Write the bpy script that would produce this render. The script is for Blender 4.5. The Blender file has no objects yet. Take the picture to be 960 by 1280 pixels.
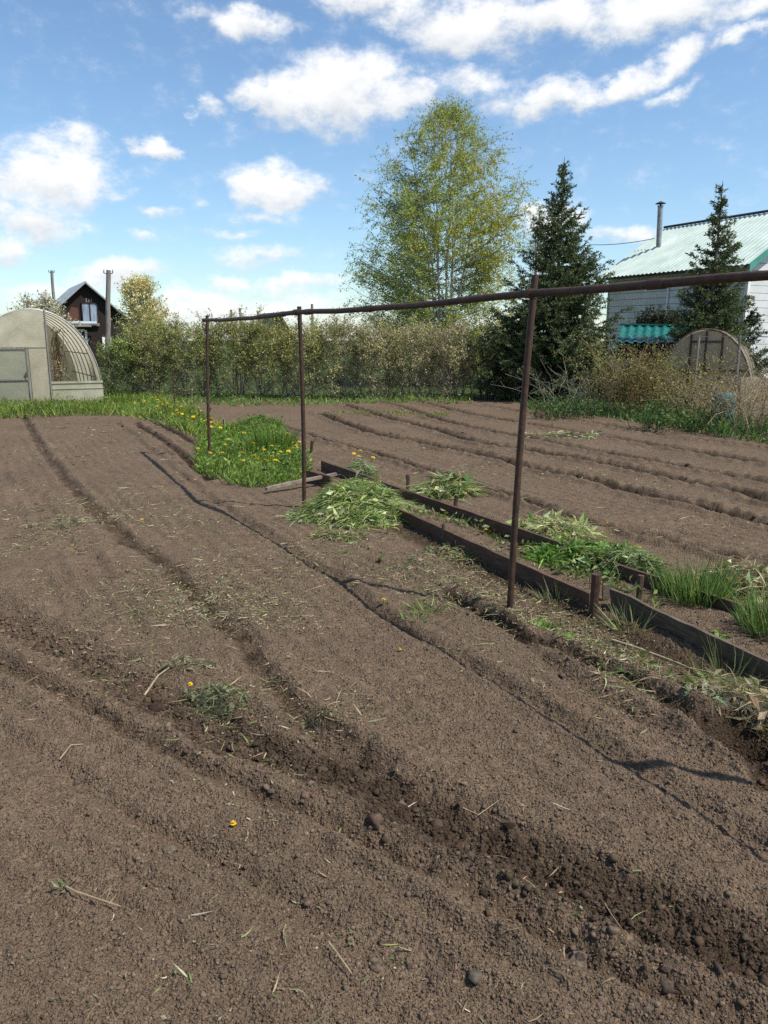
import bpy, math, random
import numpy as np
from mathutils import Vector

R = np.random.default_rng(11)
random.seed(11)
sc = bpy.context.scene
COL = sc.collection
PI = math.pi

# ------------------------------------------------------------------ camera model (used to lay the plan out on the ground)
CAMH, PITCH, F = 1.55, math.radians(12.55), 970.0
CP, SP = math.cos(PITCH), math.sin(PITCH)
def ray(px, py):
    u, v = (px - 480) / F, (640 - py) / F
    return np.array([u, CP + v * SP, -SP + v * CP])
def G(px, py, z=0.0):
    d = ray(px, py); t = (z - CAMH) / d[2]
    return np.array([d[0] * t, d[1] * t])
def P(px, py, Y):
    d = ray(px, py); t = Y / d[1]
    return np.array([d[0] * t, Y, CAMH + d[2] * t])
ROW = np.array([-.4754, .8798])          # direction of the beds and plots
SIDE = np.array([.8798, .4754])          # across them, to the right

# ------------------------------------------------------------------ noise
def _h(ix, iy, iz, seed):
    n = (ix.astype(np.int64) * 374761393 + iy.astype(np.int64) * 668265263 + iz.astype(np.int64) * 2147483647 + seed * 1274126177) & 0xFFFFFFFF
    n = ((n ^ (n >> 13)) * 1274126177) & 0xFFFFFFFF
    n = ((n ^ (n >> 16)) * 2246822519) & 0xFFFFFFFF
    return ((n ^ (n >> 15)) & 0xFFFFFF).astype(np.float32) / 16777215.0
def perlin2(x, y, seed=0):
    ix, iy = np.floor(x), np.floor(y); fx, fy = (x - ix), (y - iy)
    u, v = fx*fx*fx*(fx*(fx*6-15)+10), fy*fy*fy*(fy*(fy*6-15)+10)
    z0 = np.zeros_like(ix)
    def g(a, b):
        ang = _h(ix+a, iy+b, z0, seed) * 6.2831853
        return np.cos(ang) * (fx - a) + np.sin(ang) * (fy - b)
    a = g(0,0)*(1-u) + g(1,0)*u; b = g(0,1)*(1-u) + g(1,1)*u
    return (a*(1-v) + b*v) * 1.4
def fbm2(x, y, o=3, seed=0):
    s, a = 0, 1.0
    for k in range(o):
        s = s + a * perlin2(x, y, seed + k*17); x, y, a = x*2.03, y*2.03, a*.5
    return s
def noise3(p, scale, seed=0):
    q = p * scale; i = np.floor(q); f = q - i; f = f*f*(3-2*f); s = 0
    for a in (0,1):
        for b in (0,1):
            for c in (0,1):
                w = (f[:,0] if a else 1-f[:,0]) * (f[:,1] if b else 1-f[:,1]) * (f[:,2] if c else 1-f[:,2])
                s = s + w * _h(i[:,0]+a, i[:,1]+b, i[:,2]+c, seed)
    return s
def domes(x, y, cell, seed, fill=1.0):
    """rounded crumbs: one randomly sized dome per cell"""
    gx, gy = x/cell, y/cell; ix, iy = np.floor(gx), np.floor(gy)
    out = np.zeros_like(gx); z0 = np.zeros_like(ix)
    for a in (-1,0,1):
        for b in (-1,0,1):
            cx, cy = ix+a, iy+b
            h1 = _h(cx, cy, z0, seed); h2 = _h(cx, cy, z0, seed+5); h3 = _h(cx, cy, z0, seed+9)
            r = .25 + .55*h3*h3
            d2 = ((cx+h1-gx)**2 + (cy+h2-gy)**2) / (r*r)
            h = np.sqrt(np.maximum(0, 1-d2)) * r
            if fill < 1: h = np.where(_h(cx, cy, z0, seed+13) < fill, h, 0)
            out = np.maximum(out, h)
    return out

# ------------------------------------------------------------------ mesh collecting
class MB:
    def __init__(s): s.v, s.f3, s.f4, s.c, s.n, s.m3, s.m4 = [], [], [], [], 0, [], []
    def add(s, v, f, col=(.5,.5,.5), mat=0):
        v = np.asarray(v, dtype=np.float64).reshape(-1,3); f = np.asarray(f, dtype=np.int64)
        s.v.append(v); c = np.asarray(col, dtype=np.float64)
        s.c.append(np.broadcast_to(c, (len(v),3)) if c.ndim == 1 else c)
        if f.shape[1] == 3: s.f3.append(f + s.n); s.m3.append(np.full(len(f), mat))
        else: s.f4.append(f + s.n); s.m4.append(np.full(len(f), mat))
        s.n += len(v)
    def build(s, name, mats, parent=None, loc=(0,0,0), smooth=False):
        me = bpy.data.meshes.new(name)
        base = np.array(loc, float)
        if parent is not None:
            base = np.zeros(3); q = parent
            while q is not None: base = base + np.array(q.location); q = q.parent
        v = np.concatenate(s.v) - base[None,:]
        f3 = np.concatenate(s.f3) if s.f3 else np.zeros((0,3), int); f4 = np.concatenate(s.f4) if s.f4 else np.zeros((0,4), int)
        me.vertices.add(len(v)); me.vertices.foreach_set('co', v.astype(np.float32).ravel())
        me.loops.add(f3.size + f4.size); me.loops.foreach_set('vertex_index', np.concatenate([f3.ravel(), f4.ravel()]).astype(np.int32))
        n3, n4 = len(f3), len(f4); me.polygons.add(n3 + n4)
        me.polygons.foreach_set('loop_start', np.concatenate([np.arange(n3)*3, n3*3 + np.arange(n4)*4]).astype(np.int32))
        mi = np.concatenate([np.concatenate(s.m3) if s.m3 else np.zeros(0), np.concatenate(s.m4) if s.m4 else np.zeros(0)])
        if not isinstance(mats, (list, tuple)): mats = [mats]
        for m in mats: me.materials.append(m)
        me.polygons.foreach_set('material_index', mi.astype(np.int32))
        me.polygons.foreach_set('use_smooth', np.full(n3+n4, smooth))
        at = me.color_attributes.new('tint', 'FLOAT_COLOR', 'POINT')
        c = np.concatenate(s.c); at.data.foreach_set('color', np.concatenate([c, np.ones((len(c),1))],1).astype(np.float32).ravel())
        me.update(calc_edges=True); me.validate()
        o = bpy.data.objects.new(name, me); COL.objects.link(o)
        if parent is None: o.location = loc
        else: o.parent = parent; o.matrix_parent_inverse.identity()
        return o
    # ---- shapes
    def box(s, c, ax, ay, az, col=(.5,.5,.5), mat=0):
        c, ax, ay, az = [np.asarray(q, float) for q in (c, ax, ay, az)]
        v = [c + i*ax + j*ay + k*az for k in (-.5,.5) for j in (-.5,.5) for i in (-.5,.5)]
        s.add(v, [[0,2,3,1],[4,5,7,6],[0,1,5,4],[2,6,7,3],[0,4,6,2],[1,3,7,5]], col, mat)
    def tube(s, pts, rad, sides=8, col=(.5,.5,.5), mat=0, cap=True):
        pts = np.asarray(pts, float); n = len(pts); rad = np.broadcast_to(np.asarray(rad, float), (n,))
        t = np.gradient(pts, axis=0); t /= np.linalg.norm(t, axis=1)[:,None] + 1e-9
        ref = np.array([0,0,1.]) if abs(t[0][2]) < .9 else np.array([1.,0,0])
        a = np.cross(t, ref); a /= np.linalg.norm(a, axis=1)[:,None] + 1e-9; b = np.cross(t, a)
        th = np.arange(sides) * 2*PI/sides
        v = pts[:,None,:] + rad[:,None,None]*(np.cos(th)[None,:,None]*a[:,None,:] + np.sin(th)[None,:,None]*b[:,None,:])
        i = np.arange(n-1)[:,None]*sides; j = np.arange(sides)[None,:]; k = (j+1) % sides
        f = np.stack([i+j, i+k, i+sides+k, i+sides+j], -1).reshape(-1,4)
        s.add(v.reshape(-1,3), f, col, mat)
        if cap:
            for e, q in ((0, pts[0]), (n-1, pts[-1])):
                ring = v[e]; fv = np.vstack([ring, q]); jj = np.arange(sides)
                s.add(fv, np.stack([jj, (jj+1) % sides, np.full(sides, sides)], 1), col, mat)
    def segs(s, p0, p1, r0, r1, col, sides=3):
        p0, p1 = np.asarray(p0, float), np.asarray(p1, float); n = len(p0)
        t = p1 - p0; t /= np.linalg.norm(t, axis=1)[:,None] + 1e-9
        ref = np.where(np.abs(t[:,2:3]) < .9, np.array([[0,0,1.]]), np.array([[1.,0,0]]))
        a = np.cross(t, ref); a /= np.linalg.norm(a, axis=1)[:,None] + 1e-9; b = np.cross(t, a)
        th = np.arange(sides)*2*PI/sides; d = np.cos(th)[None,:,None]*a[:,None,:] + np.sin(th)[None,:,None]*b[:,None,:]
        r0 = np.broadcast_to(np.asarray(r0, float), (n,)); r1 = np.broadcast_to(np.asarray(r1, float), (n,))
        v = np.concatenate([p0[:,None]+d*r0[:,None,None], p1[:,None]+d*r1[:,None,None]], 1)
        j = np.arange(sides); k = (j+1) % sides
        f = np.stack([j, k, sides+k, sides+j], 1)[None] + (np.arange(n)*2*sides)[:,None,None]
        c = np.asarray(col, float)
        if c.ndim == 2: c = np.repeat(c, 2*sides, 0)
        s.add(v.reshape(-1,3), f.reshape(-1,4), c)
    def leaves(s, p, size, col, direction=None, up=.3, aspect=.55):
        """small kite-shaped leaves with a fold"""
        p = np.asarray(p, float); n = len(p)
        if direction is None:
            direction = R.normal(size=(n,3)); direction[:,2] -= .2
        d = direction/(np.linalg.norm(direction, axis=1)[:,None]+1e-9)
        q = R.normal(size=(n,3)); w = np.cross(d, q); w /= np.linalg.norm(w, axis=1)[:,None]+1e-9
        nn = np.cross(d, w); L = np.broadcast_to(np.asarray(size, float), (n,))[:,None]
        v = np.stack([p, p + d*L*.5 + w*L*aspect*.5 + nn*L*.08, p + d*L, p + d*L*.5 - w*L*aspect*.5 + nn*L*.08], 1)
        f = np.arange(4)[None] + np.arange(n)[:,None]*4
        c = np.asarray(col, float); c = np.repeat(c, 4, 0) if c.ndim == 2 else c
        s.add(v.reshape(-1,3), f, c)
    def blades(s, p, d, L, W, bend, col, seg=3, tipcol=None, spin=None):
        """curved grass blades: base points p, start directions d, bending along 'bend'"""
        p = np.asarray(p, float); n = len(p); d = d/(np.linalg.norm(d, axis=1)[:,None]+1e-9)
        L = np.broadcast_to(np.asarray(L, float), (n,)); W = np.broadcast_to(np.asarray(W, float), (n,))
        q = R.normal(size=(n,3)) if spin is None else spin
        w = np.cross(d, q); w /= np.linalg.norm(w, axis=1)[:,None]+1e-9
        vs = []
        for k in range(seg+1):
            t = k/seg; c = p + d*(L*t)[:,None] + bend*(t*t)*L[:,None]
            ww = W*(1-t**2*.92)*.5*(.6+.4*min(1, t*4))
            vs += [c - w*ww[:,None], c + w*ww[:,None]]
        v = np.stack(vs, 1); m = 2*(seg+1)
        f = np.array([[2*k, 2*k+1, 2*k+3, 2*k+2] for k in range(seg)])[None] + (np.arange(n)*m)[:,None,None]
        c = np.asarray(col, float)
        if c.ndim == 1: c = np.broadcast_to(c, (n,3))
        c2 = c if tipcol is None else np.broadcast_to(np.asarray(tipcol, float), (n,3))
        cc = np.stack([c*(1-k/seg) + c2*(k/seg) for k in range(seg+1) for _ in (0,1)], 1)
        s.add(v.reshape(-1,3), f.reshape(-1,4), cc.reshape(-1,3))

def tag(o, label, cat=None, group=None, kind=None):
    o['label'] = label
    if cat: o['category'] = cat
    if group: o['group'] = group
    if kind: o['kind'] = kind
    return o
def thing(name, label, cat, loc, group=None):
    o = bpy.data.objects.new(name, None); COL.objects.link(o); o.location = tuple(float(q) for q in loc); o.empty_display_size = .1
    return tag(o, label, cat, group)
def v3(xy, z=0.): return np.array([xy[0], xy[1], z])
def jit(c, n, a=.15, hue=.06):
    c = np.asarray(c, float); k = 1 + R.normal(size=(n,1))*a
    return np.clip(c*k*(1 + R.normal(size=(n,3))*hue), .002, .95)
def pick(cols, n, w=None, a=.15, hue=.06):
    cols = np.asarray(cols, float); i = R.choice(len(cols), n, p=None if w is None else np.asarray(w)/np.sum(w))
    return jit(cols[i], n, a, hue)

# ------------------------------------------------------------------ materials
def new_mat(name):
    m = bpy.data.materials.new(name); m.use_nodes = True; nt = m.node_tree
    return m, nt, nt.nodes['Principled BSDF'], nt.nodes['Material Output']
def nd(nt, t, **kw):
    n = nt.nodes.new(t)
    for k, v in kw.items(): setattr(n, k, v)
    return n
def noise(nt, scale, detail=4, rough=.6, coord=None, dist=0):
    n = nd(nt, 'ShaderNodeTexNoise'); n.inputs['Scale'].default_value = scale; n.inputs['Detail'].default_value = detail
    n.inputs['Roughness'].default_value = rough; n.inputs['Distortion'].default_value = dist
    if coord is not None: nt.links.new(coord, n.inputs['Vector'])
    return n
def objco(nt, scale=None):
    t = nd(nt, 'ShaderNodeTexCoord')
    if scale is None: return t.outputs['Object']
    m = nd(nt, 'ShaderNodeMapping'); m.inputs['Scale'].default_value = scale; nt.links.new(t.outputs['Object'], m.inputs['Vector']); return m.outputs['Vector']
def ramp(nt, fac, stops):
    r = nd(nt, 'ShaderNodeValToRGB'); e = r.color_ramp.elements
    while len(e) < len(stops): e.new(.5)
    for k, (p, c) in enumerate(stops): e[k].position = p; e[k].color = (*c, 1) if len(c) == 3 else c
    nt.links.new(fac, r.inputs['Fac']); return r.outputs['Color']
def mixc(nt, fac, a, b, mode='MIX'):
    m = nd(nt, 'ShaderNodeMix', data_type='RGBA', blend_type=mode)
    for s, q in ((0, fac), (6, a), (7, b)):
        if hasattr(q, 'is_linked') or isinstance(q, bpy.types.NodeSocket): nt.links.new(q, m.inputs[s])
        else: m.inputs[s].default_value = q if s == 0 else (*q, 1)
    return m.outputs[2]
def math_(nt, op, a, b=None, c=None, clamp=False):
    m = nd(nt, 'ShaderNodeMath', operation=op, use_clamp=clamp)
    for s, q in ((0, a), (1, b), (2, c)):
        if q is None: continue
        if isinstance(q, bpy.types.NodeSocket): nt.links.new(q, m.inputs[s])
        else: m.inputs[s].default_value = q
    return m.outputs[0]
def bump(nt, bsdf, height, strength=.3, dist=.01):
    b = nd(nt, 'ShaderNodeBump'); b.inputs['Strength'].default_value = strength; b.inputs['Distance'].default_value = dist
    nt.links.new(height, b.inputs['Height']); nt.links.new(b.outputs['Normal'], bsdf.inputs['Normal'])
def attr(nt, name, out='Color'):
    a = nd(nt, 'ShaderNodeAttribute'); a.attribute_name = name; return a.outputs[out]

def mat_leaf(name, trans=.3, rough=.55, spec=.25):
    m, nt, b, out = new_mat(name)
    c = attr(nt, 'tint'); n = noise(nt, 60, 2, .6, objco(nt))
    c = mixc(nt, 1.0, c, ramp(nt, n.outputs['Fac'], [(.3, (.75,.75,.75)), (.7, (1.2,1.2,1.15))]), 'MULTIPLY')
    nt.links.new(c, b.inputs['Base Color']); b.inputs['Roughness'].default_value = rough; b.inputs['Specular IOR Level'].default_value = spec
    if trans:
        t = nd(nt, 'ShaderNodeBsdfTranslucent'); x = nd(nt, 'ShaderNodeMixShader'); x.inputs[0].default_value = trans
        nt.links.new(mixc(nt, 1.0, c, (1.25,1.35,.7), 'MULTIPLY'), t.inputs['Color'])
        nt.links.new(b.outputs[0], x.inputs[1]); nt.links.new(t.outputs[0], x.inputs[2]); nt.links.new(x.outputs[0], out.inputs['Surface'])
    return m
def mat_noise(name, stops, scale=8, detail=6, rough=.8, bumps=.3, bdist=.01, stretch=None, metal=0, spec=.3, bscale=None, tint=False):
    m, nt, b, out = new_mat(name); co = objco(nt, stretch)
    n = noise(nt, scale, detail, .65, co, .4); c = ramp(nt, n.outputs['Fac'], stops)
    if tint: c = mixc(nt, 1.0, c, attr(nt, 'tint'), 'MULTIPLY')
    nt.links.new(c, b.inputs['Base Color']); b.inputs['Roughness'].default_value = rough; b.inputs['Metallic'].default_value = metal
    b.inputs['Specular IOR Level'].default_value = spec
    if bumps:
        n2 = noise(nt, bscale or scale*3, 5, .7, co); bump(nt, b, n2.outputs['Fac'], bumps, bdist)
    return m
LEAF = mat_leaf('leaf'); NEEDLE = mat_leaf('needle', .12, .6, .2); PETAL = mat_leaf('petal', .25, .6, .2); GRASS = mat_leaf('grass_blade', .35, .5, .3)
DRY = mat_leaf('dry_stalk', .15, .8, .1)
BARK = mat_noise('bark', [(.3, (.5,.5,.5)), (.7, (1.2,1.2,1.2))], 18, 5, .9, .4, .01, tint=True)
RUST = mat_noise('rusty_pipe', [(.25, (.016,.01,.007)), (.5, (.045,.022,.013)), (.7, (.09,.04,.021)), (.84, (.17,.085,.045))], 22, 8, .62, .35, .002, spec=.4)
BOARD = mat_noise('old_board', [(.25, (.035,.021,.014)), (.55, (.085,.05,.034)), (.8, (.16,.11,.08))], 9, 8, .85, .5, .006, (1,1,6))
GREYBOARD = mat_noise('grey_board', [(.25, (.042,.03,.022)), (.55, (.1,.076,.056)), (.8, (.2,.155,.118))], 9, 8, .85, .5, .006, (1,1,6))
PLANK = mat_noise('weathered_plank', [(.25, (.09,.07,.055)), (.75, (.3,.25,.2))], 10, 6, .85, .4, .004, (1,1,1))
WOODPOLE = mat_noise('weathered_pole', [(.25, (.1,.09,.085)), (.75, (.28,.26,.24))], 6, 6, .85, .4, .01, (4,4,.6))
LOG = mat_noise('dark_logs', [(.3, (.008,.006,.005)), (.7, (.026,.015,.012))], 5, 6, .85, .4, .02, (1,1,8))
REDLOG = mat_noise('red_logs', [(.3, (.07,.028,.02)), (.7, (.13,.055,.04))], 5, 6, .85, .4, .02, (1,1,8))
SLATE = mat_noise('grey_roof_sheet', [(.3, (.2,.23,.25)), (.7, (.34,.38,.4))], 2, 5, .5, .1, .01, spec=.4)
DARKROOF = mat_noise('dark_roof_sheet', [(.3, (.02,.02,.024)), (.7, (.05,.05,.055))], 2, 5, .7, .1, .01)
GREENROOF = mat_noise('pale_green_roof', [(.3, (.36,.44,.39)), (.55, (.46,.54,.49)), (.8, (.6,.65,.61))], 1.6, 7, .38, .08, .004, (1,1,1), spec=.5)
TEALROOF = mat_noise('teal_roof_tile', [(.3, (.003,.075,.065)), (.7, (.006,.13,.11))], 2, 5, .35, .05, .003, spec=.5)
TEALTRIM = mat_noise('green_trim', [(.3, (.05,.2,.16)), (.7, (.08,.28,.22))], 3, 3, .5, 0)
WHITE = mat_noise('white_paint', [(.3, (.62,.6,.57)), (.7, (.8,.79,.76))], 4, 5, .6, .1, .003)
PIPE = mat_noise('galvanised_pipe', [(.3, (.18,.19,.2)), (.7, (.38,.38,.38))], 12, 4, .45, .1, .002, metal=.6)
BARREL = mat_noise('teal_plastic', [(.3, (.01,.09,.1)), (.7, (.02,.15,.16))], 5, 4, .45, .05, .003)
GLASS, nt_, b_, o_ = new_mat('window_glass'); b_.inputs['Base Color'].default_value = (.12,.15,.19,1); b_.inputs['Roughness'].default_value = .15
n_ = noise(nt_, 3, 3, .5, objco(nt_)); nt_.links.new(ramp(nt_, n_.outputs['Fac'], [(.3, (.1,.13,.17)), (.7, (.2,.24,.28))]), b_.inputs['Base Color'])
CURTAIN = mat_noise('blue_curtain', [(.3, (.13,.17,.23)), (.7, (.3,.36,.44))], 14, 3, .8, .1, .003, (1,1,.1))

def mat_poly(name, c0, c1, clear, trans):
    m, nt, b, out = new_mat(name); co = objco(nt)
    n = noise(nt, 1.6, 6, .65, co, .5); c = ramp(nt, n.outputs['Fac'], [(.3, c0), (.7, c1)])
    w = nd(nt, 'ShaderNodeTexWave', wave_type='BANDS', bands_direction='Z'); w.inputs['Scale'].default_value = 9; nt.links.new(co, w.inputs['Vector'])
    nt.links.new(c, b.inputs['Base Color']); b.inputs['Roughness'].default_value = .4; bump(nt, b, w.outputs['Fac'], .12, .003)
    t = nd(nt, 'ShaderNodeBsdfTranslucent'); nt.links.new(c, t.inputs['Color'])
    x = nd(nt, 'ShaderNodeMixShader'); x.inputs[0].default_value = trans; nt.links.new(b.outputs[0], x.inputs[1]); nt.links.new(t.outputs[0], x.inputs[2])
    tr = nd(nt, 'ShaderNodeBsdfTransparent'); y = nd(nt, 'ShaderNodeMixShader'); y.inputs[0].default_value = clear
    nt.links.new(x.outputs[0], y.inputs[1]); nt.links.new(tr.outputs[0], y.inputs[2]); nt.links.new(y.outputs[0], out.inputs['Surface'])
    return m
POLY = mat_poly('old_polycarbonate', (.5,.46,.34), (.7,.66,.53), .1, .55)
POLYDOOR = mat_poly('green_polycarbonate', (.33,.34,.25), (.46,.46,.36), .28, .4)
POLYBASE = mat_poly('milky_polycarbonate', (.4,.38,.27), (.66,.63,.5), .14, .35)
FILM = mat_poly('tan_film', (.42,.36,.26), (.62,.55,.42), .22, .5)

def mat_siding():
    m, nt, b, out = new_mat('white_siding'); t = nd(nt, 'ShaderNodeTexCoord')
    s = nd(nt, 'ShaderNodeSeparateXYZ'); nt.links.new(t.outputs['Object'], s.inputs[0])
    q = math_(nt, 'FRACT', math_(nt, 'MULTIPLY', s.outputs['Z'], 1/.2))
    n = noise(nt, 2, 5, .6, t.outputs['Object']); c = ramp(nt, n.outputs['Fac'], [(.3, (.54,.55,.55)), (.7, (.7,.7,.69))])
    g = math_(nt, 'LESS_THAN', q, .1)
    nt.links.new(mixc(nt, g, c, (.22,.23,.25)), b.inputs['Base Color']); b.inputs['Roughness'].default_value = .55
    bump(nt, b, q, .5, .02); return m
SIDING = mat_siding()

# ------------------------------------------------------------------ the ground: furrows, ruts, crumbs
def poly(*pp): return np.array([G(*p) for p in pp])
FUR = []   # polyline, half width, depth, ridge left/right, moisture, wobble
def fur(pts, w, dep, rl, rr, moist, wob=.5): FUR.append((poly(*pts), w, dep, rl, rr, moist, wob))
# the deep trench crossing the near corner
TRENCH = [(-60,752),(0,778),(60,803),(130,843),(210,882),(300,925),(420,975),(520,1017),(640,1075),(760,1125),(880,1180),(1000,1225),(1200,1310)]
fur(TRENCH, .13, .06, .03, .028, 1.2, .35)
fur([(-40,812),(60,860),(180,925),(320,1000),(440,1045),(560,1105),(700,1180),(860,1262),(1000,1330)], .05, .04, .026, .028, .42, .5)
fur([(-40,905),(120,985),(300,1090),(480,1190),(640,1290)], .05, .018, .012, .01, .1, .6)
# wheel-hoe lines of the left plot
fur([(30,520),(52,560),(82,600),(120,640),(165,682),(215,715),(262,762),(300,795),(340,850),(388,908),(470,960)], .06, .032, .02, .008, .55, 1.0)
fur([(-60,560),(40,620),(90,680),(130,720)], .09, .02, .012, .012, .12, .8)
fur([(145,528),(200,570),(250,612),(330,668),(420,722),(520,790),(640,860),(760,938),(900,1030),(1040,1120)], .045, .018, .014, .008, .3, .7)
fur([(170,530),(225,565),(262,600)], .05, .045, .03, .01, .7, .6)
fur([(190,527),(250,558),(285,590)], .05, .04, .03, .01, .7, .6)
fur([(560,738),(640,785),(710,815),(800,858),(880,915),(960,980)], .05, .04, .03, .01, .7, .8)
fur([(600,760),(700,835),(800,895),(900,960)], .04, .02, .02, .0, .35, .8)
# the right plot
fur([(345,531),(400,549),(470,568),(517,583),(587,605),(660,627),(709,647),(762,660),(868,685),(960,708),(1100,740)], .07, .05, .03, .05, .75, .6)
fur([(400,517),(463,542),(527,555),(590,567),(645,582),(737,601),(818,621),(868,630),(921,645),(970,657),(1100,690)], .08, .06, .05, .04, .8, .6)
fur([(430,507),(487,523),(540,537),(600,555),(653,563),(762,583),(850,601),(921,614),(970,628),(1100,655)], .08, .055, .05, .04, .75, .6)
fur([(470,502),(513,512),(567,530),(640,545),(800,575),(960,604),(1100,630)], .08, .055, .04, .04, .7, .6)
fur([(520,502),(600,521),(760,547),(960,581),(1100,604)], .09, .055, .04, .04, .7, .6)
fur([(600,506),(700,524),(840,545),(960,562),(1100,585)], .09, .045, .04, .04, .6, .6)
fur([(690,515),(820,532),(960,548),(1100,566)], .1, .04, .04, .04, .5, .6)
FUR_BED = poly((500,660),(560,690),(637,722),(737,768),(800,797),(880,838),(960,880))    # hollow along the front board
PIT = G(948,925)
def seg_dist(x, y, pl):
    best = np.full(x.shape, 1e9); sg = np.zeros(x.shape)
    for a, b in zip(pl[:-1], pl[1:]):
        d = b - a; L2 = d @ d; t = np.clip(((x-a[0])*d[0] + (y-a[1])*d[1])/L2, 0, 1)
        ex, ey = x - a[0] - t*d[0], y - a[1] - t*d[1]; dd = ex*ex + ey*ey
        s = np.sign(d[0]*ey - d[1]*ex); m = dd < best
        best = np.where(m, dd, best); sg = np.where(m, s, sg)
    return np.sqrt(best), sg          # sign: +1 on the left of the direction of travel
BACKL = poly((-400,530),(0,519),(130,512),(175,512))           # back edges of the tilled soil
def turf_mask(x, y):
    """1 where grass grows (behind and beside the plots), 0 on the tilled soil"""
    # plot frame: along = distance down the rows, across = to the right
    al = x*ROW[0] + y*ROW[1]; ac = x*SIDE[0] + y*SIDE[1]
    wob = .25*perlin2(x*.9, y*.9, 3)
    back = np.interp(ac, [-30,-2,2.6,3.4,14,40], [19.9,20.9,20.3,19.2,17.6,6.0])
    lin = np.interp(x, [-40, -9.4, -7, -5.8, -4.5, 1.5, 4, 6, 8, 12, 40], [18.6,17.3,17.6,18.0,19.5,20.7,20.0,17.9,15.6,12.8,4])
    return np.clip((y + wob - lin)/.5, 0, 1)
def height(x, y, fine=True, rr=None):
    shp = np.shape(x); x = np.ravel(np.asarray(x, float)); y = np.ravel(np.asarray(y, float))
    z = .03*perlin2(x*.35, y*.35, 1) + .016*perlin2(x*1.3, y*1.3, 2); moist = np.zeros_like(x)
    r = np.hypot(x, y); near = np.where(r < 40)[0]
    xn, yn = x[near], y[near]; zz = np.zeros_like(xn); mm = np.zeros_like(xn)
    wx = perlin2(xn*3.1, yn*3.1, 21); wx2 = perlin2(xn*9, yn*9, 22)
    for fi, (pl, w, dep, rl, rrg, mo, wob) in enumerate(FUR):
        lo, hi = pl.min(0) - 5*w, pl.max(0) + 5*w
        k = np.where((xn > lo[0]) & (xn < hi[0]) & (yn > lo[1]) & (yn < hi[1]))[0]
        if not len(k): continue
        d, sg = seg_dist(xn[k], yn[k], pl)
        s = d*sg + w*wob*(.75*wx[k] + .25*wx2[k]); a = np.abs(s)
        amp = .75 + .5*wx[k]
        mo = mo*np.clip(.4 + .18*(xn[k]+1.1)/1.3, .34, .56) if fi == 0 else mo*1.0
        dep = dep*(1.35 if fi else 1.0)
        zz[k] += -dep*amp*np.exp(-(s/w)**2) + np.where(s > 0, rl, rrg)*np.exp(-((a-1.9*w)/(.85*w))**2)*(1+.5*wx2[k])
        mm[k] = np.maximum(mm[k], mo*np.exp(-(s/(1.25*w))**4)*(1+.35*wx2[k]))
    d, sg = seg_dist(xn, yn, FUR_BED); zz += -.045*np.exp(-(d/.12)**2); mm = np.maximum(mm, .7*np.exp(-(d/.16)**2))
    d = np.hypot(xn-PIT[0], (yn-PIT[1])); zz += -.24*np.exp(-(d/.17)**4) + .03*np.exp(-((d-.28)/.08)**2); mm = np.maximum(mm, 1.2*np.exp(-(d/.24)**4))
    z[near] += zz; moist[near] = mm
    if fine:
        rough = .62 + .75*np.clip(moist, 0, 1) + .3*perlin2(x*2.2, y*2.2, 31)
        rough = np.maximum(rough, .3); lump = np.clip(moist*1.2 + .45*perlin2(x*1.1, y*1.1, 33) + .12, .05, 1.2)
        k = np.where(r < 26)[0]; xk, yk = x[k] + .02*perlin2(x[k]*25, y[k]*25, 34), y[k] + .02*perlin2(x[k]*25, y[k]*25, 35)
        z[k] += lump[k]*(.02*domes(xk, yk, .08, 41, .3) + .016*domes(xk, yk, .034, 42, .7))
        z[k] += .0055*fbm2(xk*13, yk*13, 4, 44)*(.5+rough[k]) + np.clip(moist[k],0,1)*.014*fbm2(xk*27, yk*27, 3, 46)
        k = np.where(r < 8)[0]; xk, yk = x[k] + .005*perlin2(x[k]*90, y[k]*90, 36), y[k] + .005*perlin2(x[k]*90, y[k]*90, 37)
        z[k] += rough[k]*(.0095*domes(xk, yk, .0125, 43, .85) + .008*domes(xk, yk, .022, 45, .3))
        # faint rake lines: along the trench on the near plot, along the beds elsewhere
        k = np.where(r < 14)[0]; xk, yk = x[k], y[k]
        ac = xk*.62 + yk*.78; w1 = perlin2(xk*1.1, yk*1.1, 50); g = .55+.75*perlin2(xk*1.7, yk*1.7, 51); near = np.clip((2.25-ac)*3, 0, 1)
        z[k] += near*.0085*np.clip(g, 0, 1.4)*np.sin(ac*62 + 3.0*w1) + near*.007*np.sin(ac*19 + 2*w1)
        ac = xk*SIDE[0] + yk*SIDE[1]; z[k] += (1-near)*np.clip(g, 0, 1.4)*(.0075*np.sin(ac*48 + 2.5*w1) + .006*np.sin(ac*15 + 2*w1))
    return z.reshape(shp), moist.reshape(shp)
def Z(x, y): return height(np.asarray(x), np.asarray(y), False)[0]
def Z1(xy): return float(height(np.array([xy[0]]), np.array([xy[1]]), False)[0][0])
def gp(px, py):
    q = G(px, py); return np.array([q[0], q[1], Z1(q)])

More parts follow.
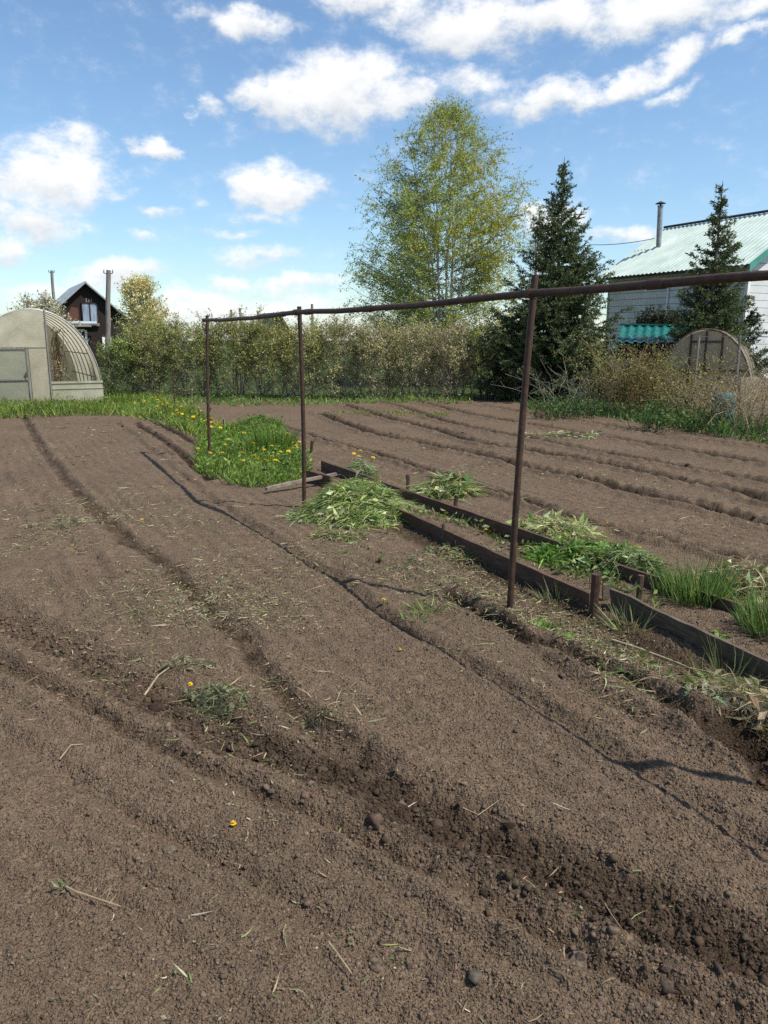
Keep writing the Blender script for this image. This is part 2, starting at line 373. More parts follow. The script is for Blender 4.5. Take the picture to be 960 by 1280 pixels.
def build_ground():
    az = np.concatenate([np.linspace(-180, -40, 58)[:-1], np.linspace(-40, 40, 1240), np.linspace(40, 180, 58)[1:-1]])*PI/180
    rs = [.02, .15, .3, .45, .6, .75, .9]
    while rs[-1] < 900:
        r = rs[-1]; rs.append(r + min(max(.00135*r if r < 3.6 else .0022*r, .00031*r*r), .12*r))
    rs = np.array(rs); na, nr = len(az), len(rs)
    A, RR = np.meshgrid(az, rs); x, y = (RR*np.sin(A)).ravel(), (RR*np.cos(A)).ravel()
    z, moist = height(x, y); turf = turf_mask(x, y)
    z = np.where(RR.ravel() > 60, z*0, z)
    i = np.arange(nr-1)[:,None]*na; j = np.arange(na)[None,:]; k = (j+1) % na
    f = np.stack([i+j, i+na+j, i+na+k, i+k], -1).reshape(-1,4)[:, ::-1]
    m = MB(); m.add(np.stack([x, y, z], 1), f)
    o = m.build('ground', SOIL, smooth=True)
    for nm, a in (('moist', moist), ('turf', turf)):
        t = o.data.attributes.new(nm, 'FLOAT', 'POINT'); t.data.foreach_set('value', a.astype(np.float32))
    tag(o, 'brown tilled garden soil with furrows, ruts and crumbs', 'soil', kind='structure')

def mat_soil():
    m, nt, b, out = new_mat('tilled_soil'); co = objco(nt)
    big = noise(nt, 1.1, 5, .6, co); mid = noise(nt, 14, 5, .7, co); fine = noise(nt, 130, 4, .75, co); tiny = noise(nt, 420, 3, .8, co)
    dry = ramp(nt, mid.outputs['Fac'], [(.28, (.106,.075,.0515)), (.5, (.143,.1035,.0715)), (.75, (.18,.134,.094))])
    dry = mixc(nt, 1.0, dry, ramp(nt, big.outputs['Fac'], [(.3, (.86,.86,.85)), (.7, (1.12,1.1,1.08))]), 'MULTIPLY')
    dry = mixc(nt, 1.0, dry, ramp(nt, fine.outputs['Fac'], [(.3, (.62,.61,.6)), (.5, (1,1,1)), (.72, (1.4,1.4,1.42))]), 'MULTIPLY')
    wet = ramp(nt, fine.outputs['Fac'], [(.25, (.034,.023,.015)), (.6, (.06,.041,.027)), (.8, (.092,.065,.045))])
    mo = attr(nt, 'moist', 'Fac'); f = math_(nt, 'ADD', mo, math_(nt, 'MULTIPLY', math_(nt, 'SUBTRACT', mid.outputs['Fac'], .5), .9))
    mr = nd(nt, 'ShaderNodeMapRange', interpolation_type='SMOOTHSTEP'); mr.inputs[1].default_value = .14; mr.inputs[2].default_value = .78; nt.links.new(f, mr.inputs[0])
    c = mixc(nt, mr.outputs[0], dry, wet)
    speck = ramp(nt, noise(nt, 240, 2, .5, co).outputs['Fac'], [(.735, (0,0,0)), (.76, (1,1,1))])
    c = mixc(nt, math_(nt, 'MULTIPLY', speck, .5), c, (.34,.28,.22))
    tn = ramp(nt, noise(nt, 7, 6, .7, co).outputs['Fac'], [(.3, (.028,.05,.014)), (.55, (.06,.085,.025)), (.8, (.13,.12,.06))])
    c = mixc(nt, attr(nt, 'turf', 'Fac'), c, tn)
    nt.links.new(c, b.inputs['Base Color']); b.inputs['Roughness'].default_value = .95; b.inputs['Specular IOR Level'].default_value = .12
    def crumb(scale, off):
        mp = nd(nt, 'ShaderNodeMapping'); mp.inputs['Location'].default_value = (off, off, off); nt.links.new(co, mp.inputs['Vector'])
        wv = nd(nt, 'ShaderNodeVectorMath', operation='MULTIPLY_ADD'); nt.links.new(noise(nt, scale*.9, 2, .5, co).outputs['Color'], wv.inputs[0]); wv.inputs[1].default_value = (.6/scale,)*3; nt.links.new(mp.outputs[0], wv.inputs[2])
        vo = nd(nt, 'ShaderNodeTexVoronoi'); vo.inputs['Scale'].default_value = scale; nt.links.new(wv.outputs[0], vo.inputs['Vector'])
        mr = nd(nt, 'ShaderNodeMapRange', interpolation_type='SMOOTHSTEP'); mr.inputs[1].default_value = .72; mr.inputs[2].default_value = .0; nt.links.new(vo.outputs['Distance'], mr.inputs[0])
        sp = nd(nt, 'ShaderNodeSeparateColor'); nt.links.new(vo.outputs['Color'], sp.inputs[0])
        return math_(nt, 'MULTIPLY', mr.outputs[0], math_(nt, 'MULTIPLY_ADD', sp.outputs[0], .9, .1)), sp.outputs[1]
    c1, k1 = crumb(95, 0); c2, k2 = crumb(190, 3.3)
    h = math_(nt, 'ADD', c1, math_(nt, 'MULTIPLY', c2, .55)); h = math_(nt, 'ADD', h, math_(nt, 'MULTIPLY', tiny.outputs['Fac'], .3)); bump(nt, b, h, 1.0, .011)
    return m
SOIL = mat_soil()
build_ground()

# loose clods lying on the soil
def ico():
    t = (1+5**.5)/2
    v = np.array([(-1,t,0),(1,t,0),(-1,-t,0),(1,-t,0),(0,-1,t),(0,1,t),(0,-1,-t),(0,1,-t),(t,0,-1),(t,0,1),(-t,0,-1),(-t,0,1)], float); v /= np.linalg.norm(v[0])
    f = np.array([(0,11,5),(0,5,1),(0,1,7),(0,7,10),(0,10,11),(1,5,9),(5,11,4),(11,10,2),(10,7,6),(7,1,8),(3,9,4),(3,4,2),(3,2,6),(3,6,8),(3,8,9),(4,9,5),(2,4,11),(6,2,10),(8,6,7),(9,8,1)])
    return v, f
def subdiv(v, f):
    v = [tuple(q) for q in v]; cache = {}
    def mid(a, b):
        k = (min(a,b), max(a,b))
        if k not in cache:
            q = (np.array(v[a])+np.array(v[b]))/2; q /= np.linalg.norm(q); v.append(tuple(q)); cache[k] = len(v)-1
        return cache[k]
    nf = []
    for a, b, c in f:
        x, y, z = mid(a,b), mid(b,c), mid(c,a); nf += [(a,x,z),(b,y,x),(c,z,y),(x,y,z)]
    return np.array(v), np.array(nf)
IV, IF = ico(); IV2, IF2 = subdiv(IV, IF)
CLOD = mat_noise('soil_clod', [(.3, (.5,.5,.5)), (.7, (1.25,1.25,1.25))], 90, 5, .95, .7, .004, tint=True, spec=.1, bscale=200)
def clods(xy, size, col, m):
    v0, f0 = (IV2, IF2); n = len(xy)
    z = height(xy[:,0], xy[:,1], True)[0]
    v = v0[None]*(1 + R.normal(size=(n, len(v0), 1))*.2)*(size[:,None,None]*np.array([1,1,.75])[None,None]*(1+R.normal(size=(n,1,3))*.18))
    v = v + np.stack([xy[:,0], xy[:,1], z + size*.1], 1)[:,None,:]
    f = f0[None] + (np.arange(n)*len(v0))[:,None,None]
    m.add(v.reshape(-1,3), f.reshape(-1,3), np.repeat(col, len(v0), 0))
def along(pl, n, spread):
    L = np.r_[0, np.cumsum(np.linalg.norm(np.diff(pl, axis=0), axis=1))]; t = R.random(n)*L[-1]
    x, y = np.interp(t, L, pl[:,0]), np.interp(t, L, pl[:,1])
    return np.stack([x, y], 1) + R.normal(size=(n,2))*spread
mb = MB()
q = along(poly(*TRENCH), 5200, .09); s_ = .0042*np.exp(R.normal(size=len(q))*.55)
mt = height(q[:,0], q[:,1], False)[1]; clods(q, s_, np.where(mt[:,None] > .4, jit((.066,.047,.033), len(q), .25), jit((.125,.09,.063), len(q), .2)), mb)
n = 2600; rr_ = 1.3*np.exp(R.random(n)*1.5); aa = (R.random(n)-.5)*1.15; q = np.stack([rr_*np.sin(aa), rr_*np.cos(aa)], 1)
clods(q, .0026*np.exp(R.normal(size=n)*.5), jit((.125,.092,.07), n, .15), mb)
for fd in FUR[1:]:
    q = along(fd[0], 170, fd[1]*1.0); q = q[q[:,1] < 18]
    if len(q): clods(q, .0042*np.exp(R.normal(size=len(q))*.5)*(1+.06*q[:,1]), jit((.095,.069,.053), len(q), .22), mb)
n = 105000; rr_ = 1.25*np.exp(R.random(n)*1.45); aa = (R.random(n)-.5)*1.12; q = np.stack([rr_*np.sin(aa), rr_*np.cos(aa)], 1)
_, mt = height(q[:,0], q[:,1], False); zf = height(q[:,0], q[:,1], True)[0]
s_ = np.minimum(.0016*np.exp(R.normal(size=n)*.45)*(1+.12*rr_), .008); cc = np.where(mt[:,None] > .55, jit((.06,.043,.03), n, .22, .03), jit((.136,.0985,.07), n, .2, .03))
vv = IV[None]*(1 + R.normal(size=(n, 12, 1))*.2)*(s_[:,None,None]*(1+R.normal(size=(n,1,3))*.2)) + np.stack([q[:,0], q[:,1], zf + s_*.25], 1)[:,None,:]
mb.add(vv.reshape(-1,3), (IF[None] + (np.arange(n)*12)[:,None,None]).reshape(-1,3), np.repeat(cc, 12, 0))
mb.build('soil_clods', CLOD, smooth=True)
tag(bpy.data.objects['soil_clods'], 'loose crumbs and small clods of soil over the furrows', 'clods', kind='stuff')
# the few big clods one can point at
for (px, py, s, lab) in ((528,1056,.026,'round dark soil clod in the near trench, upper one of the pair'), (586,1088,.022,'round dark soil clod in the near trench, lower one of the pair'),
                         (722,1201,.03,'upright grey lump of dry soil beside the near trench'), (757,1155,.02,'small dark clod in the middle of the near trench'), (832,1225,.022,'rounded brown clod near the bottom right corner')):
    c = G(px, py); m2 = MB(); z = Z1(c)
    tall = 1.5 if 'upright' in lab else .8
    v = IV2*(1+R.normal(size=(42,1))*.16)*(1+.35*np.sign(noise3(IV2, 1.7, px)-.5)[:,None]*noise3(IV2, 1.7, px+1)[:,None]*.6)*np.array([1,.62,tall])*s*.85 + np.array([c[0], c[1], z + s*tall*.4])
    m2.add(v, IF2, (.15,.118,.095) if 'grey' in lab else (.085,.062,.048))
    tag(m2.build('soil_clod', CLOD, loc=(c[0], c[1], z), smooth=False), lab, 'clod')

# ------------------------------------------------------------------ sun and sky
SUN_AZ = math.atan2(1.149, -.556)        # compass style: angle from +Y towards +X
SUN_EL = math.radians(56)
sun = bpy.data.lights.new('sun', 'SUN'); sun.energy = 4.9; sun.angle = math.radians(.53); sun.color = (1, .94, .84)
so = bpy.data.objects.new('sun', sun); COL.objects.link(so)
sd = Vector((math.sin(SUN_AZ)*math.cos(SUN_EL), math.cos(SUN_AZ)*math.cos(SUN_EL), math.sin(SUN_EL)))
so.rotation_euler = sd.to_track_quat('Z', 'Y').to_euler(); so.location = (6,-4,12)

def build_world():
    w = bpy.data.worlds.new('World'); sc.world = w; w.use_nodes = True; nt = w.node_tree
    bg = nt.nodes['Background']; bg.inputs['Strength'].default_value = .1
    sky = nd(nt, 'ShaderNodeTexSky', sky_type='NISHITA'); sky.sun_disc = False; sky.sun_elevation = SUN_EL; sky.sun_rotation = SUN_AZ
    sky.altitude = 150; sky.air_density = 1.0; sky.dust_density = .6; sky.ozone_density = 1.0
    tc = nd(nt, 'ShaderNodeTexCoord'); sx = nd(nt, 'ShaderNodeSeparateXYZ'); nt.links.new(tc.outputs['Generated'], sx.inputs[0])
    azn = math_(nt, 'ARCTAN2', sx.outputs['X'], sx.outputs['Y']); eln = math_(nt, 'ARCSINE', sx.outputs['Z'])
    cv = nd(nt, 'ShaderNodeCombineXYZ'); nt.links.new(azn, cv.inputs[0]); nt.links.new(eln, cv.inputs[1])
    # billowing edges: push the coordinates about
    ws = nd(nt, 'ShaderNodeMapping'); ws.inputs['Scale'].default_value = (1, 1.5, 1); nt.links.new(cv.outputs[0], ws.inputs['Vector'])
    n1 = noise(nt, 9, 6, .6, ws.outputs['Vector'])
    off = nd(nt, 'ShaderNodeVectorMath', operation='MULTIPLY_ADD'); nt.links.new(n1.outputs['Color'], off.inputs[0])
    off.inputs[1].default_value = (.15,.085,0); nt.links.new(cv.outputs[0], off.inputs[2])
    of2 = nd(nt, 'ShaderNodeVectorMath', operation='SUBTRACT'); nt.links.new(off.outputs[0], of2.inputs[0]); of2.inputs[1].default_value = (.075,.0425,0)
    co = of2.outputs[0]
    C = [(295,22,72,30,0,1),(470,-2,95,36,0,1.05),(575,30,110,48,0,1.1),(700,18,110,42,0,1.05),(840,10,150,38,0,1.0),(960,2,60,24,0,.8),
         (350,118,50,48,0,1.05),(420,112,115,55,0,1.15),(500,130,60,32,0,.9),(585,105,95,30,0,.72),(640,120,70,30,0,.6),(690,122,52,30,-12,1.0),(760,98,75,25,-14,.95),(850,68,85,24,-13,.9),(940,45,50,18,-12,.8),(830,112,60,15,-8,.6),
         (345,232,76,36,0,1.1),(300,240,32,26,0,.8),(45,222,95,55,0,1.05),(100,212,60,42,0,.9),(30,275,85,32,0,1.0),(0,312,34,22,0,.9),(95,178,60,18,5,.7),(150,235,45,14,0,.5),
         (192,176,31,17,0,.95),(280,122,26,20,0,.7),(250,134,20,8,0,.5),(214,258,36,13,0,.65),(190,304,30,11,0,.6),(140,340,58,22,0,.95),(70,365,75,20,0,.8),
         (222,366,36,14,0,.9),(286,354,42,13,0,.9),(372,357,70,15,0,.9),(320,326,75,18,0,.6),(295,298,40,12,0,.55),(260,390,280,34,0,.85),(420,425,520,36,0,.7),(330,270,70,18,0,.5),(690,272,58,28,0,1.0),(790,296,60,14,0,.7),(600,400,300,20,0,.5),(970,232,40,12,0,.4)]
    fld = None; num = None; den = None
    for cx, cy, rx, ry, rot, st in C:
        d = ray(cx, cy); d = d/np.linalg.norm(d); d2 = ray(cx+1, cy); d3 = ray(cx, cy-1)
        az, el = math.atan2(d[0], d[1]), math.asin(d[2])
        kx = abs(math.atan2(d2[0], d2[1]) - az); ky = abs(math.asin(d3[2]/np.linalg.norm(d3)) - el)
        mp = nd(nt, 'ShaderNodeMapping', vector_type='TEXTURE'); nt.links.new(co, mp.inputs['Vector'])
        mp.inputs['Location'].default_value = (az, el, 0); mp.inputs['Rotation'].default_value = (0, 0, math.radians(-rot)); mp.inputs['Scale'].default_value = (kx*rx*1.2, ky*ry*1.2, 1)
        ln = nd(nt, 'ShaderNodeVectorMath', operation='LENGTH'); nt.links.new(mp.outputs[0], ln.inputs[0])
        f = math_(nt, 'MULTIPLY_ADD', ln.outputs['Value'], -st, st, clamp=True)
        fld = f if fld is None else math_(nt, 'SMOOTH_MAX', fld, f, .12)
        sy = nd(nt, 'ShaderNodeSeparateXYZ'); nt.links.new(mp.outputs[0], sy.inputs[0])
        num = math_(nt, 'MULTIPLY', f, sy.outputs['Y']) if num is None else math_(nt, 'MULTIPLY_ADD', f, sy.outputs['Y'], num)
        den = f if den is None else math_(nt, 'ADD', den, f)
    n2 = noise(nt, 24, 9, .68, ws.outputs['Vector'])
    # a loose scatter of cloud for the rest of the sky
    n3 = noise(nt, 3.1, 6, .6, ws.outputs['Vector']); far = math_(nt, 'GREATER_THAN', math_(nt, 'ABSOLUTE', azn), .62)
    rest = math_(nt, 'MULTIPLY', math_(nt, 'MULTIPLY', math_(nt, 'SUBTRACT', n3.outputs['Fac'], .5, clamp=True), 4.0), far)
    fld = math_(nt, 'MAXIMUM', fld, rest)
    dens = math_(nt, 'ADD', fld, math_(nt, 'MULTIPLY', math_(nt, 'SUBTRACT', n2.outputs['Fac'], .5), 1.15))
    mr = nd(nt, 'ShaderNodeMapRange', interpolation_type='SMOOTHERSTEP'); mr.inputs[1].default_value = .02; mr.inputs[2].default_value = .85; nt.links.new(dens, mr.inputs[0])
    yy = math_(nt, 'DIVIDE', num, math_(nt, 'MAXIMUM', den, .05))
    sh = math_(nt, 'ADD', math_(nt, 'MULTIPLY', yy, .55), math_(nt, 'MULTIPLY', math_(nt, 'SUBTRACT', n2.outputs['Fac'], .5), .8))
    ms = nd(nt, 'ShaderNodeMapRange', interpolation_type='SMOOTHSTEP'); ms.inputs[1].default_value = -.5; ms.inputs[2].default_value = .3; nt.links.new(sh, ms.inputs[0])
    cc = mixc(nt, ms.outputs[0], CLOUD_LO, CLOUD_HI)
    sk = mixc(nt, 1.0, sky.outputs[0], SKY_MUL, 'MULTIPLY')
    nt.links.new(mixc(nt, math_(nt, 'MULTIPLY', mr.outputs[0], .97), sk, cc), bg.inputs['Color'])
    w.cycles.sampling_method = 'MANUAL'; w.cycles.sample_map_resolution = 512
CLOUD_LO, CLOUD_HI, SKY_MUL = (5.2,5.5,5.8), (8.2,8.2,8.2), (1.0,1.16,1.25)
build_world()

# ------------------------------------------------------------------ camera and view
cam = bpy.data.cameras.new('camera'); cam.sensor_fit = 'VERTICAL'; cam.sensor_height = 32; cam.lens = 32*F/1280; cam.clip_start = .05; cam.clip_end = 3000
co_ = bpy.data.objects.new('camera', cam); COL.objects.link(co_); co_.location = (0,0,CAMH); co_.rotation_euler = (PI/2 - PITCH, 0, 0); sc.camera = co_
sc.render.resolution_x, sc.render.resolution_y = 768, 1024
vs = sc.view_settings; vs.view_transform = 'Standard'; vs.look = 'None'; vs.exposure = 0.45; vs.gamma = 1; vs.use_curve_mapping = False
sc.render.engine = 'CYCLES'; cy = sc.cycles; cy.max_bounces = 6; cy.diffuse_bounces = 3; cy.glossy_bounces = 2; cy.transmission_bounces = 4; cy.transparent_max_bounces = 12
cy.use_denoising = False

# ------------------------------------------------------------------ the pipe frame over the bed
def pipe_frame():
    bases = [gp(262,572), gp(380,638), gp(637,757), np.array([1.93,2.145,0]), np.array([3.1,.0,0])]
    tops = [P(259,394,10.32), P(374,383,6.98), P(669,344,4.39), np.array([1.97,2.12,1.87]), np.array([3.1,0,1.87])]
    t = thing('pipe_frame', 'rusty brown pipe frame with upright poles and one long crossbar over the bed', 'pipe frame', bases[2])
    for k, (a, b) in enumerate(zip(bases, tops)):
        m = MB(); n = 9; s = np.linspace(0,1,n)[:,None]; a = a - np.array([0,0,.12])
        bow = (np.sin(s*PI)*np.array([[.012*(1 if k % 2 else -1), 0, 0]]))
        m.tube(a + (b-a)*s + bow, .0195, 10); m.build('pole', RUST, t, smooth=True)
    # the crossbar runs just beside the poles, slightly wavy
    xs = []
    for k, (b, hgt) in enumerate(zip(tops, (1.79,1.778,1.793,1.79,1.79))):
        xs.append(np.array([b[0]-.03, b[1]-.012, hgt]))
    xs = [xs[0] + (xs[0]-xs[1])*.012] + xs[1:]
    pts = []
    for a, b in zip(xs[:-1], xs[1:]):
        for s in np.linspace(0,1,9)[:-1]:
            q = a + (b-a)*s; q[2] += (-.018 if len(pts) < 18 else -.004)*math.sin(s*PI) + .003*math.sin(s*17); pts.append(q)
    pts.append(xs[-1]); pts = np.array(pts)
    m = MB(); m.tube(pts, np.where(np.arange(len(pts)) < 18, .0205, np.where(np.arange(len(pts)) < 21, .02, .0185)), 12); m.build('crossbar', RUST, t, smooth=True)
    for i in (1, 2, 3, 0):                                  # wire and clamps where the bar meets the poles
        m = MB(); c = xs[i]; a = xs[i] - (xs[i+1]-xs[i])*.008; b = xs[i] + (xs[i+1]-xs[i])*.012
        m.tube([a, b], .027, 10); d = (b-a)/np.linalg.norm(b-a)
        m.box(c + np.array([.012,.01,.0]), (.05,0,0), (0,.035,0), (0,0,.05)); m.build('clamp', RUST, t)
    for s, i in ((.42,1),(.08,1),(.36,2),(.7,0),(.9,0)):                      # sleeves
        a, b = xs[i], xs[i+1]; c = a+(b-a)*s; c[2] -= (.016 if i < 2 else .004)*math.sin(s*PI); d = (b-a)/np.linalg.norm(b-a)*.05
        m = MB(); m.tube([c-d, c+d], .0245, 12); m.build('sleeve', RUST, t)
pipe_frame()

# ------------------------------------------------------------------ bed boards, stakes, planks
def board(name, a, b, h, th, m, label, cat, tilt=0., z0=None, sink=.05, segs=18):
    """upright board whose foot runs from a to b on the ground"""
    a, b = np.asarray(a, float), np.asarray(b, float); d = b-a; L = np.linalg.norm(d); d /= L; nrm = np.array([-d[1], d[0]])
    V = []; t = np.linspace(0,1,segs+1)
    x = a[0]+(b[0]-a[0])*t; y = a[1]+(b[1]-a[1])*t; zb = np.linspace(Z1(a), Z1(b), segs+1) if z0 is None else np.full(segs+1, z0)
    top = h*(1 + .02*np.sin(t*7+a[0]*5) + R.normal(size=segs+1)*.02); bow = .008*np.sin(t*PI*1.3+b[0]) + R.normal(size=segs+1)*.002
    rows = []
    for off, up in ((-.5,0),(-.5,1),(.5,1),(.5,0)):
        ox = nrm[0]*(off*th + bow + up*tilt); oy = nrm[1]*(off*th + bow + up*tilt)
        zz = np.where(up, zb+top, zb-sink)
        rows.append(np.stack([x+ox, y+oy, zz + 0*x], 1))
    V = np.concatenate(rows); n = segs+1; f = []
    for r in range(4):
        for i in range(segs): f.append((r*n+i, ((r+1)%4)*n+i, ((r+1)%4)*n+i+1, r*n+i+1))
    f += [(0, 3*n, 2*n, n), (segs, n+segs, 2*n+segs, 3*n+segs)]
    q = MB(); q.add(V, f); return tag(q.build(name, m, loc=(a[0], a[1], float(zb[0]))), label, cat)
board('bed_board', G(497,650), G(741,757), .088, .026, BOARD, 'dark brown bed board, the farther length along the near side of the bed', 'board', -.01)
board('bed_board', G(766,757), G(1120,921), .105, .022, GREYBOARD, 'grey-brown weathered bed board on the near side of the bed, running out of the picture', 'board', -.03)
board('bed_board', G(402,588), G(706,697), .115, .026, BOARD, 'reddish brown bed board along the far side of the bed, behind the weed heaps', 'board', .0)
board('bed_board', G(706,697), G(1100,834), .09, .026, BOARD, 'low brown bed board on the far side half hidden by the onion clumps', 'board', .0)
board('bed_board', G(385,603), G(415,612), .13, .03, BOARD, 'short dark cross board closing the flower bed beside the second pole', 'board', .0)
def plank(a, b, w, th, label, z0=.02, m=PLANK):
    a, b = np.asarray(a, float), np.asarray(b, float); d = b-a; L = np.linalg.norm(d[:2]); q = MB(); n = 10
    ux = d/np.linalg.norm(d); nx = np.array([-ux[1], ux[0], 0]); t = np.linspace(0,1,n)
    pts = a[None] + d[None]*t[:,None]; pts[:,2] += .006*np.sin(t*5)
    V = np.concatenate([pts + nx*w*i/2*(1+R.normal(size=(n,1))*.05) + np.array([0,0,th*j]) for i, j in ((-1,0),(-1,1),(1,1),(1,0))])
    f = [(r*n+i, ((r+1)%4)*n+i, ((r+1)%4)*n+i+1, r*n+i+1) for r in range(4) for i in range(n-1)] + [(0,3*n,2*n,n), (n-1,2*n-1,3*n-1,4*n-1)]
    q.add(V, f); return tag(q.build('plank', m, loc=tuple(a)), label, 'plank')
plank(P(333,617,7.75)*[1,1,0] + [0,0,.05], v3(G(420,606)) + [0,0,.11], .045, .03, 'thin grey plank lying across the bed under the second pole')
plank(v3(G(880,722)) + [0,0,.03], v3(G(945,752)) + [0,0,.04], .05, .03, 'narrow bare plank lying between the two onion clumps')
def stake(px, py, h, r, label, lean=(0,0), m=BOARD, sides=7):
    c = gp(px, py); q = MB(); top = c + np.array([lean[0], lean[1], h]); t = np.linspace(0,1,5)[:,None]
    q.tube((c-[0,0,.08]) + (top-c+[0,0,.08])*t + R.normal(size=(5,3))*.002, np.array([1,1,.97,1.,1.08])*r, sides)
    tag(q.build('stake', m, loc=tuple(c)), label, 'stake')
stake(388,567, .16, .022, 'short rusty stake at the flower bed corner, just right of the second pole', (.03,0), RUST)
stake(510,614, .17, .02, 'brown wooden stake outside the far bed board behind the big weed heap', (0,0))
stake(567,640, .15, .02, 'brown stake leaning at the far bed board in front of the wilted heap', (.03,0))
stake(553,676, .15, .014, 'thin grey stake at the near bed board', (.01,0), GREYBOARD)
stake(741,763, .25, .026, 'thick rusty stake at the joint of the near bed boards', (.01,0), RUST, 9)
stake(799,752, .16, .018, 'dark stake behind the grey near board at the onion clump', (0,0))
stake(279,545, .26, .011, 'thin rod standing in the grass behind the dandelions', (.02,.0), RUST)
stake(256,531, .3, .012, 'leaning thin rod beside the farthest pole', (.12,.05), RUST)
stake(219,516, .95, .013, 'tall thin rod standing in front of the hedge at the strip of dandelions', (0,0), RUST)
# pale chip of slate in the board joint
q = MB(); c = gp(757,752); q.box(c+[0,0,.06], (.05,.02,0), (-.004,.012,0), (0,0,.09)); tag(q.build('slate_chip', GREYBOARD, loc=tuple(c)), 'pale flat chip wedged in the joint of the near boards', 'chip')

# ------------------------------------------------------------------ weeds: heaps, clumps, grass
GREENS = [(.1,.18,.045),(.15,.24,.07),(.07,.12,.035),(.22,.28,.12),(.32,.34,.2)]
def heap(px, py, rx, ry, h, n, label, cols, w, Lr=(.06,.2), ang=0., name='weed_heap', dirt=True, width=(.004,.012)):
    c = gp(px, py); q = MB(); ca, sa = math.cos(ang), math.sin(ang)
    def surf(u, v): return h*np.clip(1-(u*u+v*v), 0, 1)**.8
    # loose core of wilted leaves
    gu = np.linspace(-1,1,17); U, V = np.meshgrid(gu, gu); rad = np.hypot(U, V)
    U2, V2 = U/np.maximum(1, rad/np.maximum(np.abs(U),np.abs(V))+1e-9*0 if False else 1), V
    nz = fbm2(U*2+px, V*2+py, 3, 5)
    zz = h*.72*np.clip(1-rad**2*(1+.3*nz), 0, 1)**.8 - .03*(rad > .9) + h*.1*nz*(rad < .9)
    X = c[0] + (U*rx*ca - V*ry*sa); Y = c[1] + (U*rx*sa + V*ry*ca)
    i = np.arange(16)[:,None]*17; j = np.arange(16)[None]
    q.add(np.stack([X.ravel(), Y.ravel(), (Z(X, Y)+zz-.01).ravel()], 1), np.stack([i+j, i+j+1, i+18+j, i+17+j], -1).reshape(-1,4), (.045,.045,.022) if not dirt else (.05,.045,.026))
    r = np.sqrt(R.random(n))*1.08; th = R.random(n)*2*PI; u, v = r*np.cos(th), r*np.sin(th)
    cl = noise3(np.stack([u*3, v*3, np.zeros(n)], 1), 1.0, int(px))
    x = c[0]+u*rx*ca - v*ry*sa; y = c[1]+u*rx*sa+v*ry*ca
    z = Z(x, y) + surf(u, v)*(.45+.6*R.random(n)) + .01
    d = R.normal(size=(n,3)); d[:,2] = np.abs(d[:,2])*.35; bend = R.normal(size=(n,3))*.3; bend[:,2] = -.25 - .35*R.random(n)
    n = n; L = (Lr[0]+(Lr[1]-Lr[0])*R.random(n)**1.6)*np.where(R.random(n) < .12, 1.5, .9)
    cl3 = noise3(np.stack([u*6, v*6, np.zeros(n)], 1), 1.0, int(py)); col = pick(cols, n, w, .28, .08)*(.35+.75*cl[:,None]+.55*cl3[:,None])
    q.blades(np.stack([x,y,z],1), d, L, width[0]+(width[1]-width[0])*R.random(n)**2, bend, col)
    # broad dandelion leaves
    k = n//9; i = R.choice(n, k); q.leaves(np.stack([x,y,z+.01],1)[i], (.2+.35*R.random(k))*Lr[1], pick(cols, k, w, .25, .08), np.concatenate([R.normal(size=(k,2)), .5*R.normal(size=(k,1))],1), aspect=.42)
    return tag(q.build(name, GRASS, loc=tuple(c)), label, 'weed heap')
PALE = [(.46,.43,.25),(.32,.36,.18),(.21,.28,.09),(.12,.18,.05),(.44,.4,.27)]
heap(446,645, .43,.5,.3, 7000, 'big mound of pulled green weeds between the second pole and the bed boards', [(.13,.2,.05),(.2,.3,.08),(.08,.12,.035),(.3,.36,.15),(.42,.42,.25),(.3,.3,.12)], [2,3,1.5,3,2.5,1.5], (.06,.2), width=(.003,.009))
heap(395,650, .26,.16,.06, 900, 'flat spill of pale weeds on the left foot of the big mound', GREENS+PALE[:2], [1,2,1,2,2,1,1], (.05,.14), -.4)
heap(557,618, .28,.26,.18, 1700, 'wilted greyish heap of long weeds behind the far bed board', PALE+[(.07,.11,.035)], [2,3,3,3,1,2], (.1,.3))
heap(452,594, .14,.2,.17, 800, 'small tuft of pale weeds with yellow dandelions behind the far board', [(.2,.24,.16),(.14,.2,.07),(.26,.26,.16)], [1,1.5,1], (.06,.16))
heap(735,700, .42,.27,.1, 3600, 'fresh bright green weed heap lying inside the bed beside the third pole', [(.12,.23,.035),(.16,.28,.05),(.09,.17,.03),(.25,.3,.12),(.06,.11,.03)], [3,3,2,1.5,1], (.06,.2), -.5)
heap(775,712, .26,.2,.14, 1300, 'darker weed heap inside the bed behind the thick rusty stake', [(.07,.12,.035),(.13,.18,.06),(.26,.28,.16),(.05,.08,.025)], [2,2,2,1], (.06,.22), -.5)
heap(690,664, .34,.2,.09, 1300, 'flat pale straw-green weed heap outside the far board', PALE, [3,3,2,1,2], (.08,.26), -.5)
heap(700,545, .7,.5,.02, 0 or 240, 'thin scatter of pale wilted weeds at the far edge of the right plot', PALE, [3,2,1,1,3], (.08,.25))
heap(935,738, .3,.3,.14, 1100, 'brown and pale dry weed heap at the right edge of the bed', [(.3,.24,.15),(.22,.19,.11),(.1,.14,.05),(.36,.34,.24)], [3,2,1.5,1], (.06,.22))
heap(268,877, .15,.1,.03, 620, 'small wilted grey-green weed heap on the left plot with a dandelion', [(.16,.19,.1),(.1,.13,.06),(.24,.24,.16),(.2,.17,.1)], [2,2,1.5,1], (.02,.07), -.5, width=(.002,.005))
heap(240,835, .11,.09,.02, 150, 'sparse dry weeds behind the small wilted heap', [(.22,.18,.11),(.14,.15,.08),(.28,.25,.17)], None, (.03,.1), width=(.003,.007))
